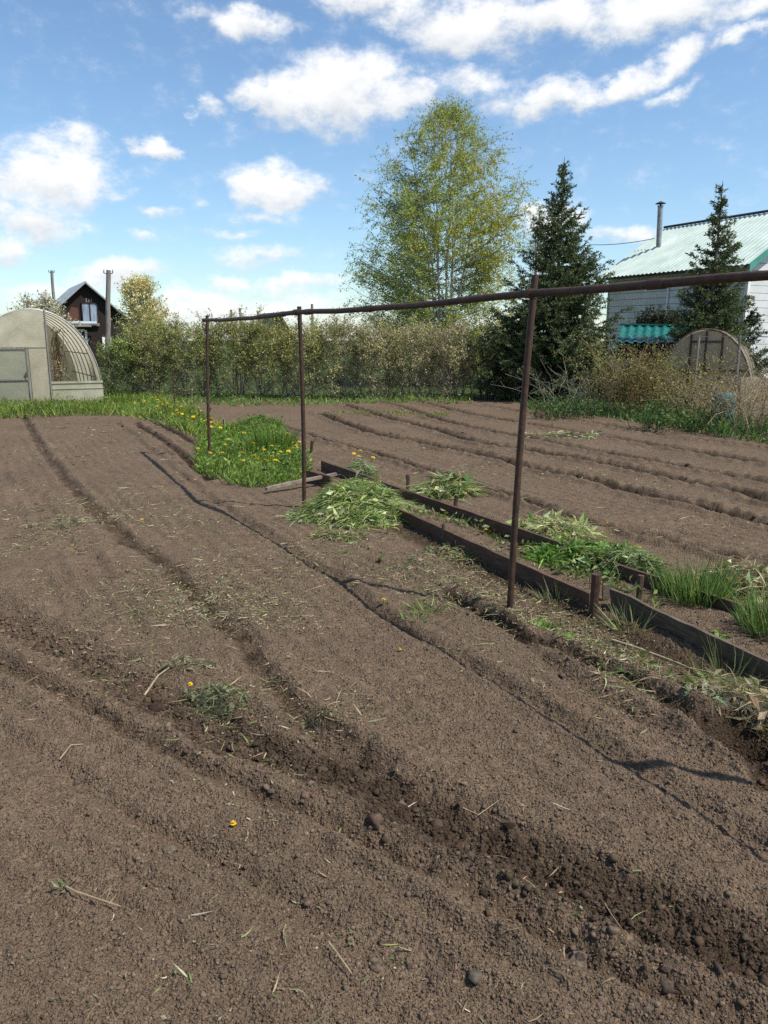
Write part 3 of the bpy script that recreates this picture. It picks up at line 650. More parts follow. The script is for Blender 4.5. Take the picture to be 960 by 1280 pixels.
heap(395,905, .06,.05,.035, 130, 'dark uprooted tuft with roots where the hoe line meets the trench', [(.09,.07,.045),(.05,.04,.028),(.16,.13,.08)], None, (.03,.09), width=(.002,.005))
heap(75,655, .3,.25,.015, 120, 'pale flattened weeds on the left plot near the picture edge', [(.2,.21,.11),(.25,.22,.14)], None, (.05,.12))
heap(420,672, .2,.14,.03, 260, 'thin pale roots and weeds in front of the big mound', [(.3,.25,.17),(.2,.19,.1),(.14,.17,.06)], None, (.05,.14))
heap(580,690, .3,.16,.03, 420, 'scattered wilted weeds on soil below the near board', [(.26,.24,.15),(.16,.2,.08),(.2,.17,.11)], None, (.05,.14), -.45)
heap(925,872, .2,.22,.07, 700, 'mat of dry straw at the rim of the dark pit', [(.3,.24,.15),(.38,.32,.22),(.2,.17,.1)], [2,1,2], (.05,.18), width=(.002,.006))

def clump(name, px, py, r, n, L, W, label, cat, cols, w=None, spread=.35, bendz=-.15):
    c = gp(px, py); q = MB(); a = R.random(n)*2*PI; rr = np.sqrt(R.random(n))*r
    p = np.stack([c[0]+rr*np.cos(a), c[1]+rr*np.sin(a), np.zeros(n)], 1); p[:,2] = Z(p[:,0], p[:,1]) - .01
    d = np.stack([np.cos(a)*rr/r*spread, np.sin(a)*rr/r*spread, np.ones(n)], 1) + R.normal(size=(n,3))*.13
    b = R.normal(size=(n,3))*.14; b[:,2] = bendz*R.random(n)
    q.blades(p, d, L*(.5+.6*R.random(n)), W*(.6+.8*R.random(n)), b, pick(cols, n, w, .2, .07))
    return tag(q.build(name, GRASS, loc=tuple(c)), label, cat)
ONION = [(.09,.16,.045),(.13,.2,.06),(.17,.25,.08),(.06,.11,.04),(.25,.27,.12)]
clump('onion_clump', 872,752, .17, 480, .29, .0065, 'dense clump of upright green onions behind the grey near board', 'onions', ONION)
clump('onion_clump', 838,742, .1, 170, .2, .006, 'lower onion clump at the left flank of the dense clump', 'onions', ONION)
clump('onion_clump', 966,795, .15, 420, .3, .0065, 'green onion clump cut by the right picture edge', 'onions', ONION)
clump('grass_tuft', 338,566, .3, 420, .42, .012, 'tall upright grass at the far right corner of the flower bed', 'grass', [(.1,.18,.03),(.16,.24,.045),(.07,.125,.03)], spread=.3)
clump('grass_tuft', 790,782, .08, 45, .22, .006, 'thin grey-green grass tuft leaning at the foot of the grey board', 'grass', [(.2,.23,.1),(.13,.17,.06),(.28,.27,.15)], spread=.9)
clump('grass_tuft', 905,845, .12, 45, .26, .005, 'thin dark grass tuft in front of the grey board near its right end', 'grass', [(.14,.18,.06),(.22,.24,.11)], spread=.8)
clump('grass_tuft', 697,742, .1, 60, .16, .007, 'pale little grass tuft right of the third pole', 'grass', [(.16,.2,.09),(.24,.25,.15)], spread=1.1)
clump('grass_tuft', 533,760, .06, 45, .14, .008, 'small bright grass tuft on the soil between the pole shadow and the bed', 'grass', [(.12,.19,.05),(.2,.26,.1)], spread=1.2)
clump('grass_tuft', 520,772, .05, 30, .11, .008, 'tiny grass tuft just below the small bright one', 'grass', [(.12,.19,.05),(.2,.26,.1)], spread=1.4)
def weed(px, py, r, n, L, label, cols, W=.03):
    """a rosette of broad jagged leaves"""
    c = gp(px, py); q = MB(); a = np.arange(n)*2.4 + R.random(n)*.5
    d = np.stack([np.cos(a), np.sin(a), .35+.5*R.random(n)], 1); p = np.repeat(c[None], n, 0) + d*[r*.15, r*.15, 0]
    b = np.zeros((n,3)); b[:,2] = -.45
    Ls = L*(.6+.5*R.random(n))
    q.blades(p, d, Ls, W*(.8+.4*R.random(n)), b, pick(cols, n, None, .2, .06), seg=4, spin=np.tile([0,0,1.],(n,1))+R.normal(size=(n,3))*.25)
    for k in range(n):          # lobes on the leaf edges
        for t in (.35,.55,.75):
            pt = p[k]+d[k]/np.linalg.norm(d[k])*Ls[k]*t + b[k]*t*t*Ls[k]; sd_ = np.array([-math.sin(a[k]), math.cos(a[k]), .1])
            for s in (-1,1): q.leaves(pt[None], [W*.9], pick(cols, 1, None, .15), (sd_*s + d[k]*.5)[None], aspect=.5)
    return tag(q.build('weed_rosette', GRASS, loc=tuple(c)), label, 'weed')
BR = [(.1,.19,.035),(.15,.26,.05),(.2,.3,.08)]
weed(893,865, .2, 26, .17, 'bright leafy weed in dry straw left of the dark pit', BR, .03)
weed(880,880, .12, 9, .17, 'silvery weed leaves drooping left of the bright leafy weed', [(.3,.34,.24),(.2,.25,.15)], .022)
weed(672,783, .1, 12, .12, 'yellow-green weed rosette on soil right of the third pole foot', BR, .024)
weed(708,800, .06, 8, .07, 'small green weed on soil below the near board', BR, .018)
weed(897,800, .06, 10, .08, 'small leafy weed at the foot of the grey board', BR, .02)
weed(783,840, .05, 7, .06, 'little flat weed between the two soil ruts', [(.1,.14,.05)], .016)
weed(665,858, .05, 6, .06, 'withered little weed beside the long bar shadow', [(.2,.19,.12)], .014)
weed(950,720, .14, 12, .17, 'silvery broad-leaved weed at the right edge of the bed', [(.24,.33,.22),(.16,.25,.13)], .04)
weed(575,655, .1, 12, .12, 'grey-green weed growing inside the bed between the boards', [(.14,.18,.1),(.2,.24,.15)], .018)
weed(680,690, .1, 10, .12, 'wilted weed against the near board beside the third pole', [(.12,.15,.06)], .02)
weed(330,560, .15, 14, .16, 'tall pale leafy weed among the dandelions of the flower bed', BR, .03)

def patch(name, polygon_px, n, L, W, label, cat, cols, w=None, leafy=.0, zadd=0.):
    pl = np.array([G(*p) for p in polygon_px]); lo, hi = pl.min(0), pl.max(0); pts = []
    while len(pts) < n:
        q = lo + (hi-lo)*R.random((n,2)); x, y = q[:,0], q[:,1]; ins = np.zeros(n, bool)
        for a, b in zip(pl, np.roll(pl, -1, 0)):
            ins ^= ((a[1] > y) != (b[1] > y)) & (x < (b[0]-a[0])*(y-a[1])/(b[1]-a[1]+1e-12)+a[0])
        keep = ins & (R.random(n) < .35+1.1*noise3(np.stack([x,y,x*0],1), 1.6, 77))
        pts += list(q[keep])
    p2 = np.array(pts[:n]); p = np.stack([p2[:,0], p2[:,1], Z(p2[:,0], p2[:,1])-.01+zadd], 1); cl = noise3(p*[1,1,0], 2.2, 78); cl2 = noise3(p*[1,1,0], 1.1, 79)
    d = R.normal(size=(n,3))*.42; d[:,2] = 1; b = R.normal(size=(n,3))*.25; b[:,2] = -.3*R.random(n)
    m = MB(); hh = (.45+.8*cl2)*(.55+.6*R.random(n))
    m.blades(p, d, L*hh, W*(.6+.9*R.random(n)), b, pick(cols, n, w, .2, .07)*(.7+.55*cl[:,None]))
    if leafy:
        k = int(n*leafy); i = R.choice(n, k); pp = p[i] + np.stack([np.zeros(k), np.zeros(k), L*.8*R.random(k)*hh[i]], 1) + R.normal(size=(k,3))*.02
        m.leaves(pp, .03+.05*R.random(k), pick(cols, k, w, .22, .08)*(.7+.55*cl[i][:,None]), np.concatenate([R.normal(size=(k,2)), R.normal(size=(k,1))*.5+.3],1), aspect=.5)
    c = p.mean(0); tag(m.build(name, GRASS, loc=tuple(c)), label, cat, kind='stuff'); return p, hh
MEADOW = [(.1,.18,.03),(.16,.24,.045),(.07,.125,.03),(.23,.29,.06)]
BED = [(243,586),(250,560),(285,535),(325,522),(352,535),(380,570),(388,590),(372,606),(318,612),(270,600)]
bedp, bedh = patch('bed_grass', BED, 7500, .21, .012, 'lush green grass and leaves filling the flower bed', 'grass', MEADOW, [2,3,2,1], .5)
STRIP = [(-30,524),(-30,505),(60,504),(140,493),(200,497),(235,512),(262,528),(300,545),(262,560),(225,541),(190,528),(140,519),(60,521)]
strp, strh = patch('grass_strip', STRIP, 9000, .27, .016, 'bright green grass strip in front of the greenhouse and hedge', 'grass', MEADOW+[(.24,.27,.05)], [2,3,2,2,1.2], .3)
patch('ground_cover', [(205,505),(300,508),(400,506),(480,505),(590,506),(590,496),(400,494),(205,494)], 4200, .2, .018, 'low green weeds along the foot of the hedge', 'ground cover', [(.11,.18,.04),(.16,.23,.06),(.2,.25,.1)], None, .8)
patch('ground_cover', [(660,512),(740,522),(850,538),(980,560),(1050,560),(1050,535),(900,512),(760,500),(660,500)], 7000, .3, .02, 'nettles and low weeds along the edge of the right plot', 'ground cover', [(.05,.1,.03),(.08,.14,.04),(.11,.17,.06)], None, 1.0)
patch('ground_cover', [(395,520),(480,519),(560,521),(560,517),(470,514),(400,516)], 500, .07, .012, 'line of tiny yellow-green seedlings across the right plot', 'seedlings', [(.2,.22,.05),(.13,.17,.05)], None, .6)
# sparse weeds on the bare strip between frame and boards
patch('sparse_weeds', [(360,640),(480,690),(640,765),(760,800),(900,870),(860,890),(700,800),(560,730),(420,690)], 420, .07, .006, 'sparse little grass blades on the soil beside the bed', 'grass', [(.12,.17,.05),(.2,.22,.1)], None, .2)

patch('bed_weeds', [(505,642),(560,640),(650,680),(760,722),(850,770),(800,765),(700,715),(600,670)], 420, .1, .009, 'small weeds and wilted blades on the soil inside the bed', 'weeds', [(.16,.2,.07),(.26,.25,.13),(.1,.14,.05)], None, .7)
# straw, roots and withered leaves strewn over the soil
def litter():
    m = MB(); spots = [((170,690),2.2,1.0,900), ((240,760),.8,.6,750), ((290,760),.5,.4,300), ((270,850),.45,.3,320), ((60,640),1.4,.9,420), ((70,690),.9,.5,260), ((600,740),.9,.5,700), ((520,690),.6,.4,450), ((780,830),.8,.5,900), ((700,790),.6,.3,500), ((430,690),.9,.6,420),
                       ((880,870),.35,.3,520), ((110,850),.6,.4,120), ((420,900),.35,.3,120), ((300,1050),1.0,.6,160), ((250,1180),.8,.4,110), ((620,1150),.9,.5,120), ((220,580),3,2,500), ((700,600),4,1.5,900), ((60,540),3,1.5,200), ((850,660),2.0,.8,350)]
    P_, L_ = [], []
    for (px, py), sx, sy, n in spots:
        c = G(px, py); n = int(n*1.7); q = R.normal(size=(n,2)); P_.append(c + np.outer(q[:,0]*sx*.6, -ROW) + np.outer(q[:,1]*sy*.6, SIDE))
    p = np.concatenate(P_); p = p[(p[:,1] > 1.2) & (turf_mask(p[:,0], p[:,1]) < .5)]; p = p[R.random(len(p)) < np.clip((noise3(np.c_[p, p[:,0]*0], 2.6, 61)-.36)*4.2, .06, 1)]; p = np.concatenate([p, p + R.normal(size=p.shape)*.05]); n = len(p)
    dist = np.hypot(p[:,0], p[:,1]); z = height(p[:,0], p[:,1], True)[0] + .004
    d = R.normal(size=(n,3)); d[:,2] *= .2; b = R.normal(size=(n,3))*.45; b[:,2] = .1*R.random(n)
    L = (.008+.06*R.random(n)**3.4)*(1+dist*.05)
    col = pick([(.3,.24,.16),(.2,.16,.1),(.4,.34,.25),(.12,.1,.06),(.19,.22,.09),(.28,.3,.16)], n, [2.5,3,1,2,2.5,1.5], .22, .06)
    m.blades(np.stack([p[:,0],p[:,1],z],1), d, L, (.0016+.003*R.random(n))*(1+dist*.16), b, col)
    k = n//4; i = R.choice(n, k); m.leaves(np.stack([p[i,0],p[i,1],z[i]+.004],1), (.006+.012*R.random(k))*(1+dist[i]*.08), pick([(.2,.165,.11),(.13,.14,.07),(.26,.22,.16)], k, None, .2), np.concatenate([R.normal(size=(k,2)), .3*R.normal(size=(k,1))],1))
    tag(m.build('straw_litter', DRY), 'bits of straw, roots and withered leaves strewn over the soil', 'litter', kind='stuff')
litter()
def stalk(name, pts, r, label, cat, col=(.34,.27,.18), leaf=0):
    q = [np.array([*G(*p), 0]) for p in pts]; 
    for k, a in enumerate(q): a[2] = Z1(a[:2]) + .012 + (.012 if 0 < k < len(q)-1 else 0)
    m = MB(); m.tube(q, np.linspace(r, r*.5, len(q)), 6, col)
    n = leaf
    if n: m.leaves(np.repeat(np.array(q)[:1], n, 0) + R.normal(size=(n,3))*[.01,.01,.004], .02+.03*R.random(n), pick([(.2,.2,.13),(.12,.13,.07)], n), aspect=.35)
    tag(m.build(name, DRY, loc=tuple(q[0])), label, cat)
stalk('dry_stalk', [(80,1112),(95,1125),(120,1134),(152,1141)], .003, 'pale curved root with withered leaves on the near soil', 'stalk', leaf=9)
stalk('dry_stalk', [(411,1190),(422,1210),(440,1229)], .003, 'straight pale stalk near the bottom of the picture', 'stalk')
stalk('dry_stalk', [(180,863),(198,848),(214,840)], .005, 'thick dry stem on the rim of the trench beside the wilted heap', 'stalk')
stalk('dry_stalk', [(75,952),(90,944),(105,938)], .003, 'thin straw left of the dandelion on the near plot', 'stalk')
stalk('dry_stalk', [(765,800),(800,812),(840,822),(868,830)], .005, 'bent pale stem lying in front of the grey board', 'stalk', (.4,.35,.25))
stalk('dry_stalk', [(575,1010),(598,1022),(624,1012)], .0025, 'curved thread-like root on the upper rim of the near trench', 'stalk')
stalk('dry_stalk', [(757,1120),(764,1140),(776,1155)], .002, 'thin pale root hanging in the near trench', 'stalk')

# dandelions
YEL = (.8,.55,.015)
def dandelion_mesh(stem):
    m = MB(); 
    m.tube([[0,0,0],[.004,.002,stem*.6],[.0,.0,stem]], .0028, 5, (.16,.24,.07))
    for ring, (r, h, n) in enumerate(((.024,.0,16),(.018,.006,13),(.011,.01,9))):
        a = np.arange(n)*2*PI/n + ring*.3; d = np.stack([np.cos(a), np.sin(a), np.full(n, .15+.35*ring)], 1)
        m.blades(np.tile([0,0,stem+h*.4], (n,1)), d, r*(.9+.2*R.random(n)), .009, np.tile([0,0,-.1],(n,1)), jit(YEL, n, .08, .04), seg=2, spin=np.tile([0,0,1.],(n,1)))
    m.add(IV*[.008,.008,.005] + [0,0,stem+.004], IF, (.72,.42,.01))
    return m
def dandelion(x, y, z, label, group=None, base=None, s=1.0, rot=None):
    if base is None: o = dandelion_mesh(.1).build('dandelion', PETAL)
    else: o = base.copy(); COL.objects.link(o)
    o.location = (x, y, z); o.scale = (s, s, 1); o.rotation_euler = rot or (R.normal()*.2, R.normal()*.2, R.random()*6)
    tag(o, label, 'flower', group); return o
d0 = None
bedspots = [(322,588),(336,592),(345,590),(366,573),(372,572),(362,577),(350,560),(355,562),(358,553),(365,566),(350,578),(342,584),(300,580),(262,583),(249,575),(303,552),(285,560),(296,545),(340,570),(330,575),(373,565),(311,598),(280,571),(277,576),(318,566),(305,590),(362,560),(345,553),(368,570),(376,569),(320,583),(330,590)]
for px, py in bedspots:
    q = G(px, py+6, .0); z = Z1(q) + .1
    d0 = dandelion(q[0], q[1], z, 'yellow dandelion flowering in the lush green flower bed', 'dandelions in the flower bed', d0, .95+.5*R.random())
for k in range(44):
    t = R.random(); px, py = np.interp(t, [0,.5,1], [185,228,285]) + R.normal()*9, np.interp(t, [0,.5,1], [509,523,549]) + R.normal()*4
    q = G(px, py+5); dandelion(q[0], q[1], Z1(q)+.13, 'yellow dandelion flowering in the grass strip along the plot', 'dandelions in the grass strip', d0, 1.1+.6*R.random())
for px, py in ((443,580),(452,577),(459,579),(447,585),(464,586)):
    q = G(px, py+6); dandelion(q[0], q[1], .1, 'yellow dandelion in the small tuft behind the far board', 'dandelions in the small tuft', d0, 1.2)
for px, py, lab in ((128,936,'yellow dandelion lying on bare soil at the left of the near plot'), (238,858,'yellow dandelion on the small wilted weed heap'), (291,1044,'withered yellow dandelion on the near plot below the trench'), (502,815,'yellow dandelion on bare soil beside the long shadow'),
                    (481,755,'yellow dandelion below the shadow of the third pole'), (801,691,'yellow dandelion at the end of the bright weed heap'), (757,664,'yellow dandelion outside the far board above the weed heap'), (608,668,'yellow dandelion inside the bed between the boards'), (175,655,'small yellow dandelion on the hoe line of the left plot')):
    q = G(px, py); near = q[1] < 4; z = Z1(q) - (.085 if near else .06)
    dandelion(q[0], q[1], z, lab, None, d0, .5 if near else .75)

# ------------------------------------------------------------------ trees and shrubs
def curve(a, b, up, n=5, wig=.04):
    """branch from a to b, rising first or last according to up"""
    a, b = np.asarray(a, float), np.asarray(b, float); L = np.linalg.norm(b-a); mid = (a+b)/2 + np.array([0,0,up*L])
    t = np.linspace(0,1,n)[:,None]; p = (1-t)**2*a + 2*t*(1-t)*mid + t*t*b
    p[1:-1] += R.normal(size=(n-2,3))*wig*L*.5; return p
def broadleaf(name, label, cat, base, stems, targets, leafcol, leafw, leafsize, twigs=8, twig_len=.45, leaves_per=12, droop=0.2, bark=(.3,.27,.24), barkd=None, patchfn=None, br_r=.012, twigcol=(.12,.09,.07), rise=.7, group=None, up=-.08, twig_r=.004, leaf_part='crown'):
    """stems: list of (polyline, r0); targets: Nx3 branch ends; a branch leads from a stem to every target, twigs and leaves about its outer half"""
    t = thing(name, label, cat, base, group)
    for pl, r0 in stems:
        m = MB(); m.tube(pl, np.linspace(r0, r0*.2, len(pl)), 7, bark, cap=False); m.build('trunk', BARK, t, smooth=True)
    bw = MB(); S0, S1, A0, A1 = [], [], [], []
    pts = np.concatenate([np.array([np.interp(np.linspace(0,1,24), np.linspace(0,1,len(pl)), np.array(pl)[:,k]) for k in range(3)]).T for pl, _ in stems])
    TW = []
    for T in targets:
        hd = np.hypot(pts[:,0]-T[0], pts[:,1]-T[1]); cost = np.abs(pts[:,2]-(T[2]-rise*hd)) + .55*hd + R.random(len(pts))*.3
        s = pts[np.argmin(cost)]; c = curve(s, T, up, 5)
        L = np.linalg.norm(c[-1]-c[0]); r = br_r*min(1.6, .5+L*.4)
        rad = np.linspace(r, r*.3, 5); S0.append(c[:-1]); S1.append(c[1:]); A0.append(rad[:-1]); A1.append(rad[1:])
        tt = .35+.68*R.random(twigs); tt = np.minimum(tt, 1); cc = np.stack([np.interp(tt, np.linspace(0,1,5), c[:,k]) for k in range(3)], 1)
        ax = c[-1]-c[-3]; ax /= np.linalg.norm(ax)+1e-9
        d = ax*.7 + R.normal(size=(twigs,3))*.55; d[:,2] -= droop; d /= np.linalg.norm(d, axis=1)[:,None]
        ll = twig_len*(.5+.8*R.random(twigs)); TW.append((cc, cc + d*ll[:,None]))
    bw.segs(np.concatenate(S0), np.concatenate(S1), np.concatenate(A0), np.concatenate(A1), bark if barkd is None else barkd, 4)
    t0 = np.concatenate([a for a, _ in TW]); t1 = np.concatenate([b for _, b in TW]); bw.segs(t0, t1, twig_r, twig_r*.5, twigcol, 3)
    bw.build('branches', BARK, t)
    n = len(t0)*leaves_per; k = np.repeat(np.arange(len(t0)), leaves_per); u = .1+.92*R.random(n)
    lp = t0[k]+(t1[k]-t0[k])*u[:,None]; lp += R.normal(size=(n,3))*leafsize*.5
    col = pick(leafcol, n, leafw, .2, .07); keep = np.ones(n, bool); sz = leafsize*(.6+.7*R.random(n))
    if patchfn is not None: col, keep, sz = patchfn(lp, col, sz)
    f = MB(); dr = R.normal(size=(n,3)); dr[:,2] -= .3; f.leaves(lp[keep], sz[keep], col[keep], dr[keep], aspect=.62)
    f.build(leaf_part, LEAF, t); return t

# --- the birch
def birch():
    b = v3(G(560,470)*0) + np.array([*P(555,430,28)[:2], 0]); zs = [0,1.0,3.4,5.9,7.15,8.4,9.2]; rs = [1.5,3.3,3.7,3.15,2.35,1.4,.1]
    stems = []; ends = []
    for k in range(8):
        a = k*2.4; h = 9.1-2.3*(k/7)+R.normal()*.2; out = (.3+.26*k); e = np.array([math.cos(a)*out, math.sin(a)*out, h])
        t = np.linspace(0,1,9)[:,None]; s = np.array([math.cos(a)*.3, math.sin(a)*.3, 0])*.8
        pl = b + s*(1-t) + e*np.concatenate([t**1.5, t**1.5, t],1) + R.normal(size=(9,3))*.05*t; stems.append((pl, .058-.003*k))
    T = []
    while len(T) < 900:
        z = .7+8.4*R.random()**1.1; r = np.interp(z, zs, rs); a = R.random()*2*PI; q = r*np.sqrt(R.random()*.92+.08)
        p = np.array([math.cos(a)*q, math.sin(a)*q, z])
        if R.random() < .3+.7*r/3.5 and noise3(p[None], .55, 4)[0] > .3: T.append(b+p)
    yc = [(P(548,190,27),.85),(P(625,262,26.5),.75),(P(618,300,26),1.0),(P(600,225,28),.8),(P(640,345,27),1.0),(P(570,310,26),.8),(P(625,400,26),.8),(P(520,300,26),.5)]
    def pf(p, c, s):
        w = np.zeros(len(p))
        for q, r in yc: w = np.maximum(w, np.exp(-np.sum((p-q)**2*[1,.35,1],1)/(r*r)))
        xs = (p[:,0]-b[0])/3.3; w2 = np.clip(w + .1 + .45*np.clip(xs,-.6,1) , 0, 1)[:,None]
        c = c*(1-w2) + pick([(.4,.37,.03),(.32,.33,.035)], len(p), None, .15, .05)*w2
        z = p[:,2]; hn = noise3(p, .9, 6); keep = R.random(len(p)) < np.clip(1.0 + .4*w - .2*np.clip(z-6.5,0,5) + .9*(hn-.5), .08, 1)
        return c, keep, s
    return broadleaf('birch_tree', 'tall airy birch with fresh yellow-green leaves and several pale stems behind the hedge', 'tree', b, stems, np.array(T), [(.3,.37,.09),(.38,.41,.1),(.2,.27,.075)], [3,2,2], .06, 9, .6, 19, .5, (.46,.44,.41), (.25,.22,.2), pf, .0085, (.2,.16,.13), .45, None, -.1, .0035)
birch()

def crown_tree(name, label, px, top, wpx, Y, cols, w, n, leaf, dens=12, low=.25, shape='round', bark=(.2,.17,.14), keepf=.8, stems_n=3, twl=.4):
    p = P(px, top, Y); H = p[2]; b = np.array([p[0], p[1], 0]); rad = wpx/2*Y/F
    stems = []
    for k in range(stems_n):
        a = k*2.1+px; e = np.array([math.cos(a)*rad*.3, math.sin(a)*rad*.3, H*.9]); t = np.linspace(0,1,6)[:,None]
        stems.append((b + e*np.concatenate([t**1.4,t**1.4,t],1) + R.normal(size=(6,3))*.04*t, .05+.012*H/3))
    T = []
    while len(T) < n:
        z = low + (1-low)*R.random(); s = (math.sqrt(max(0, 1-((z-.5)/.52)**2)) if shape == 'round' else np.interp(z, [0,.2,.5,.8,1], [.8,1,.85,.5,.08]))
        a = R.random()*2*PI; q = rad*s*math.sqrt(R.random()*.9+.1); T.append(b + [math.cos(a)*q, math.sin(a)*q, z*H])
    pf = lambda p, c, s: (c*(.75+.5*noise3(p, 1.6, 9))[:,None], R.random(len(p)) < keepf, s)
    return broadleaf(name, label, 'tree', b, stems, np.array(T), cols, w, leaf, 7, twl, dens, .0, bark, None, pf, .012, (.12,.09,.07), .8)
crown_tree('willow_tree', 'pale yellow leafing tree behind the left end of the hedge', 175, 349, 62, 29, [(.62,.54,.28),(.54,.46,.22),(.7,.63,.42),(.34,.32,.13)], [3,3,2,1], 260, .07, 15, .15, 'round', twl=.35)
crown_tree('blossoming_tree', 'white blossoming tree behind the greenhouse roof', 47, 373, 92, 27, [(.62,.58,.5),(.5,.46,.38),(.28,.26,.15),(.16,.15,.08)], [4,2,1.5,1], 200, .07, 10, .3, 'round', keepf=.65)
crown_tree('young_tree', 'slender pale young tree between the birch and the tall spruce', 676, 262, 56, 25, [(.42,.42,.24),(.3,.32,.14),(.2,.22,.09)], [2,2,1], 130, .05, 8, .2, 'cone', keepf=.6, twl=.3)

def shrub(label, c, H, rx, ry, n, leaf, cols, w, dens=9, low=.25, spires=0., bark=(.13,.1,.085), stems_n=14, keep=.9, name='hedge_shrub', group='shrubs of the back hedge', twigs=7, twl=.26, lowfade=.5, twigcol=(.13,.1,.08), spread=.6):
    b = np.array([c[0], c[1], 0]); stems = []
    for k in range(stems_n):
        a = R.random()*2*PI; q = math.sqrt(R.random()); s = np.array([math.cos(a)*q*rx*spread, math.sin(a)*q*ry*spread, 0]); e = s*1.5 + np.array([R.normal()*.1, R.normal()*.1, H*(.72+.25*R.random())]); t = np.linspace(0,1,6)[:,None]
        stems.append((b + s*(1-t) + e*np.concatenate([t, t, t],1) + R.normal(size=(6,3))*.035*t, .013+.008*R.random()))
    T = []
    while len(T) < n:
        z = low+(1.02-low)*R.random()**.8 + (R.random()*.17+.03 if R.random() < spires else 0); a = R.random()*2*PI; q = math.sqrt(R.random()*.95+.05)*np.interp(z, [0,.3,.8,.95,1.05],[.75,.92,1,.8,.6])
        T.append(b + [math.cos(a)*q*rx, math.sin(a)*q*ry, z*H*(.93+.12*R.random())])
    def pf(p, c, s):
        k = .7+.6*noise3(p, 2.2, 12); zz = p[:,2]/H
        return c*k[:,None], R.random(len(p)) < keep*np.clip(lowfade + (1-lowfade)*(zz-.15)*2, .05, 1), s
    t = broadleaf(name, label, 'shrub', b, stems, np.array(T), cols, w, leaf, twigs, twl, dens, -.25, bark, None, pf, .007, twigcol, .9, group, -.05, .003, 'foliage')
    return t
# merging the thin stems of a shrub into one part keeps the tree short
OL = [(.27,.3,.065),(.36,.36,.1),(.17,.2,.05),(.36,.34,.14)]
TAN = [(.34,.3,.14),(.42,.36,.2),(.23,.23,.09),(.5,.44,.29)]
hed = [(160,1.5,'leafy dark green shrub at the left end of the hedge beside the greenhouse',[(.15,.22,.045),(.22,.28,.06),(.11,.16,.04)],.98),
       (196,1.95,'tall olive green hedge shrub with an arching crown, second from the greenhouse',OL,.97),(242,1.85,'olive hedge shrub left of the farthest pipe pole',OL,.95),(288,1.98,'feathery olive hedge shrub just right of the farthest pipe pole',OL,.95),
       (334,1.95,'olive hedge shrub under the distant dark roof peak',OL,.9),(380,1.85,'thinly leaved hedge shrub behind the second pipe pole',OL+TAN[:1],.9),(426,1.9,'hedge shrub turning from olive to tan, right of the second pole',OL+TAN,.85),
       (472,1.85,'tan budding hedge shrub below the birch, left one',TAN+OL[:1],.8),(518,1.8,'tan budding hedge shrub below the middle of the birch',TAN,.8),(562,1.8,'pale tan hedge shrub at the right end of the hedge',TAN,.75)]
for k, (px, H, lab, cols, kp) in enumerate(hed):
    c = G(px, 497); c = c*(20.9/c[1]); shrub(lab, c, H*1.0, .74, .75, 260, .045, cols, None, 9, .04, keep=kp*.86, stems_n=7, lowfade=.25, twigcol=(.24,.21,.18), bark=(.2,.17,.15), spires=.16)
shrub('bush between the hedge and the tall spruce, deep shade put into its leaf colour', P(612,450,20.8)[:2], 1.6, .8, .8, 90, .045, [(.035,.05,.02),(.06,.07,.03)], None, 8, .1, name='bush', group=None, bark=(.07,.06,.05))  # the spruce's deep shade is put into these near-black leaf colours
shrub('bush tucked under the left skirt of the tall spruce, its leaves coloured dark as shade', P(650,450,20.6)[:2], 1.35, .75, .7, 120, .05, [(.03,.045,.018),(.045,.06,.024)], None, 10, .05, name='bush', group=None, lowfade=.9)  # leaf colours darkened to stand for the shade beneath the spruce

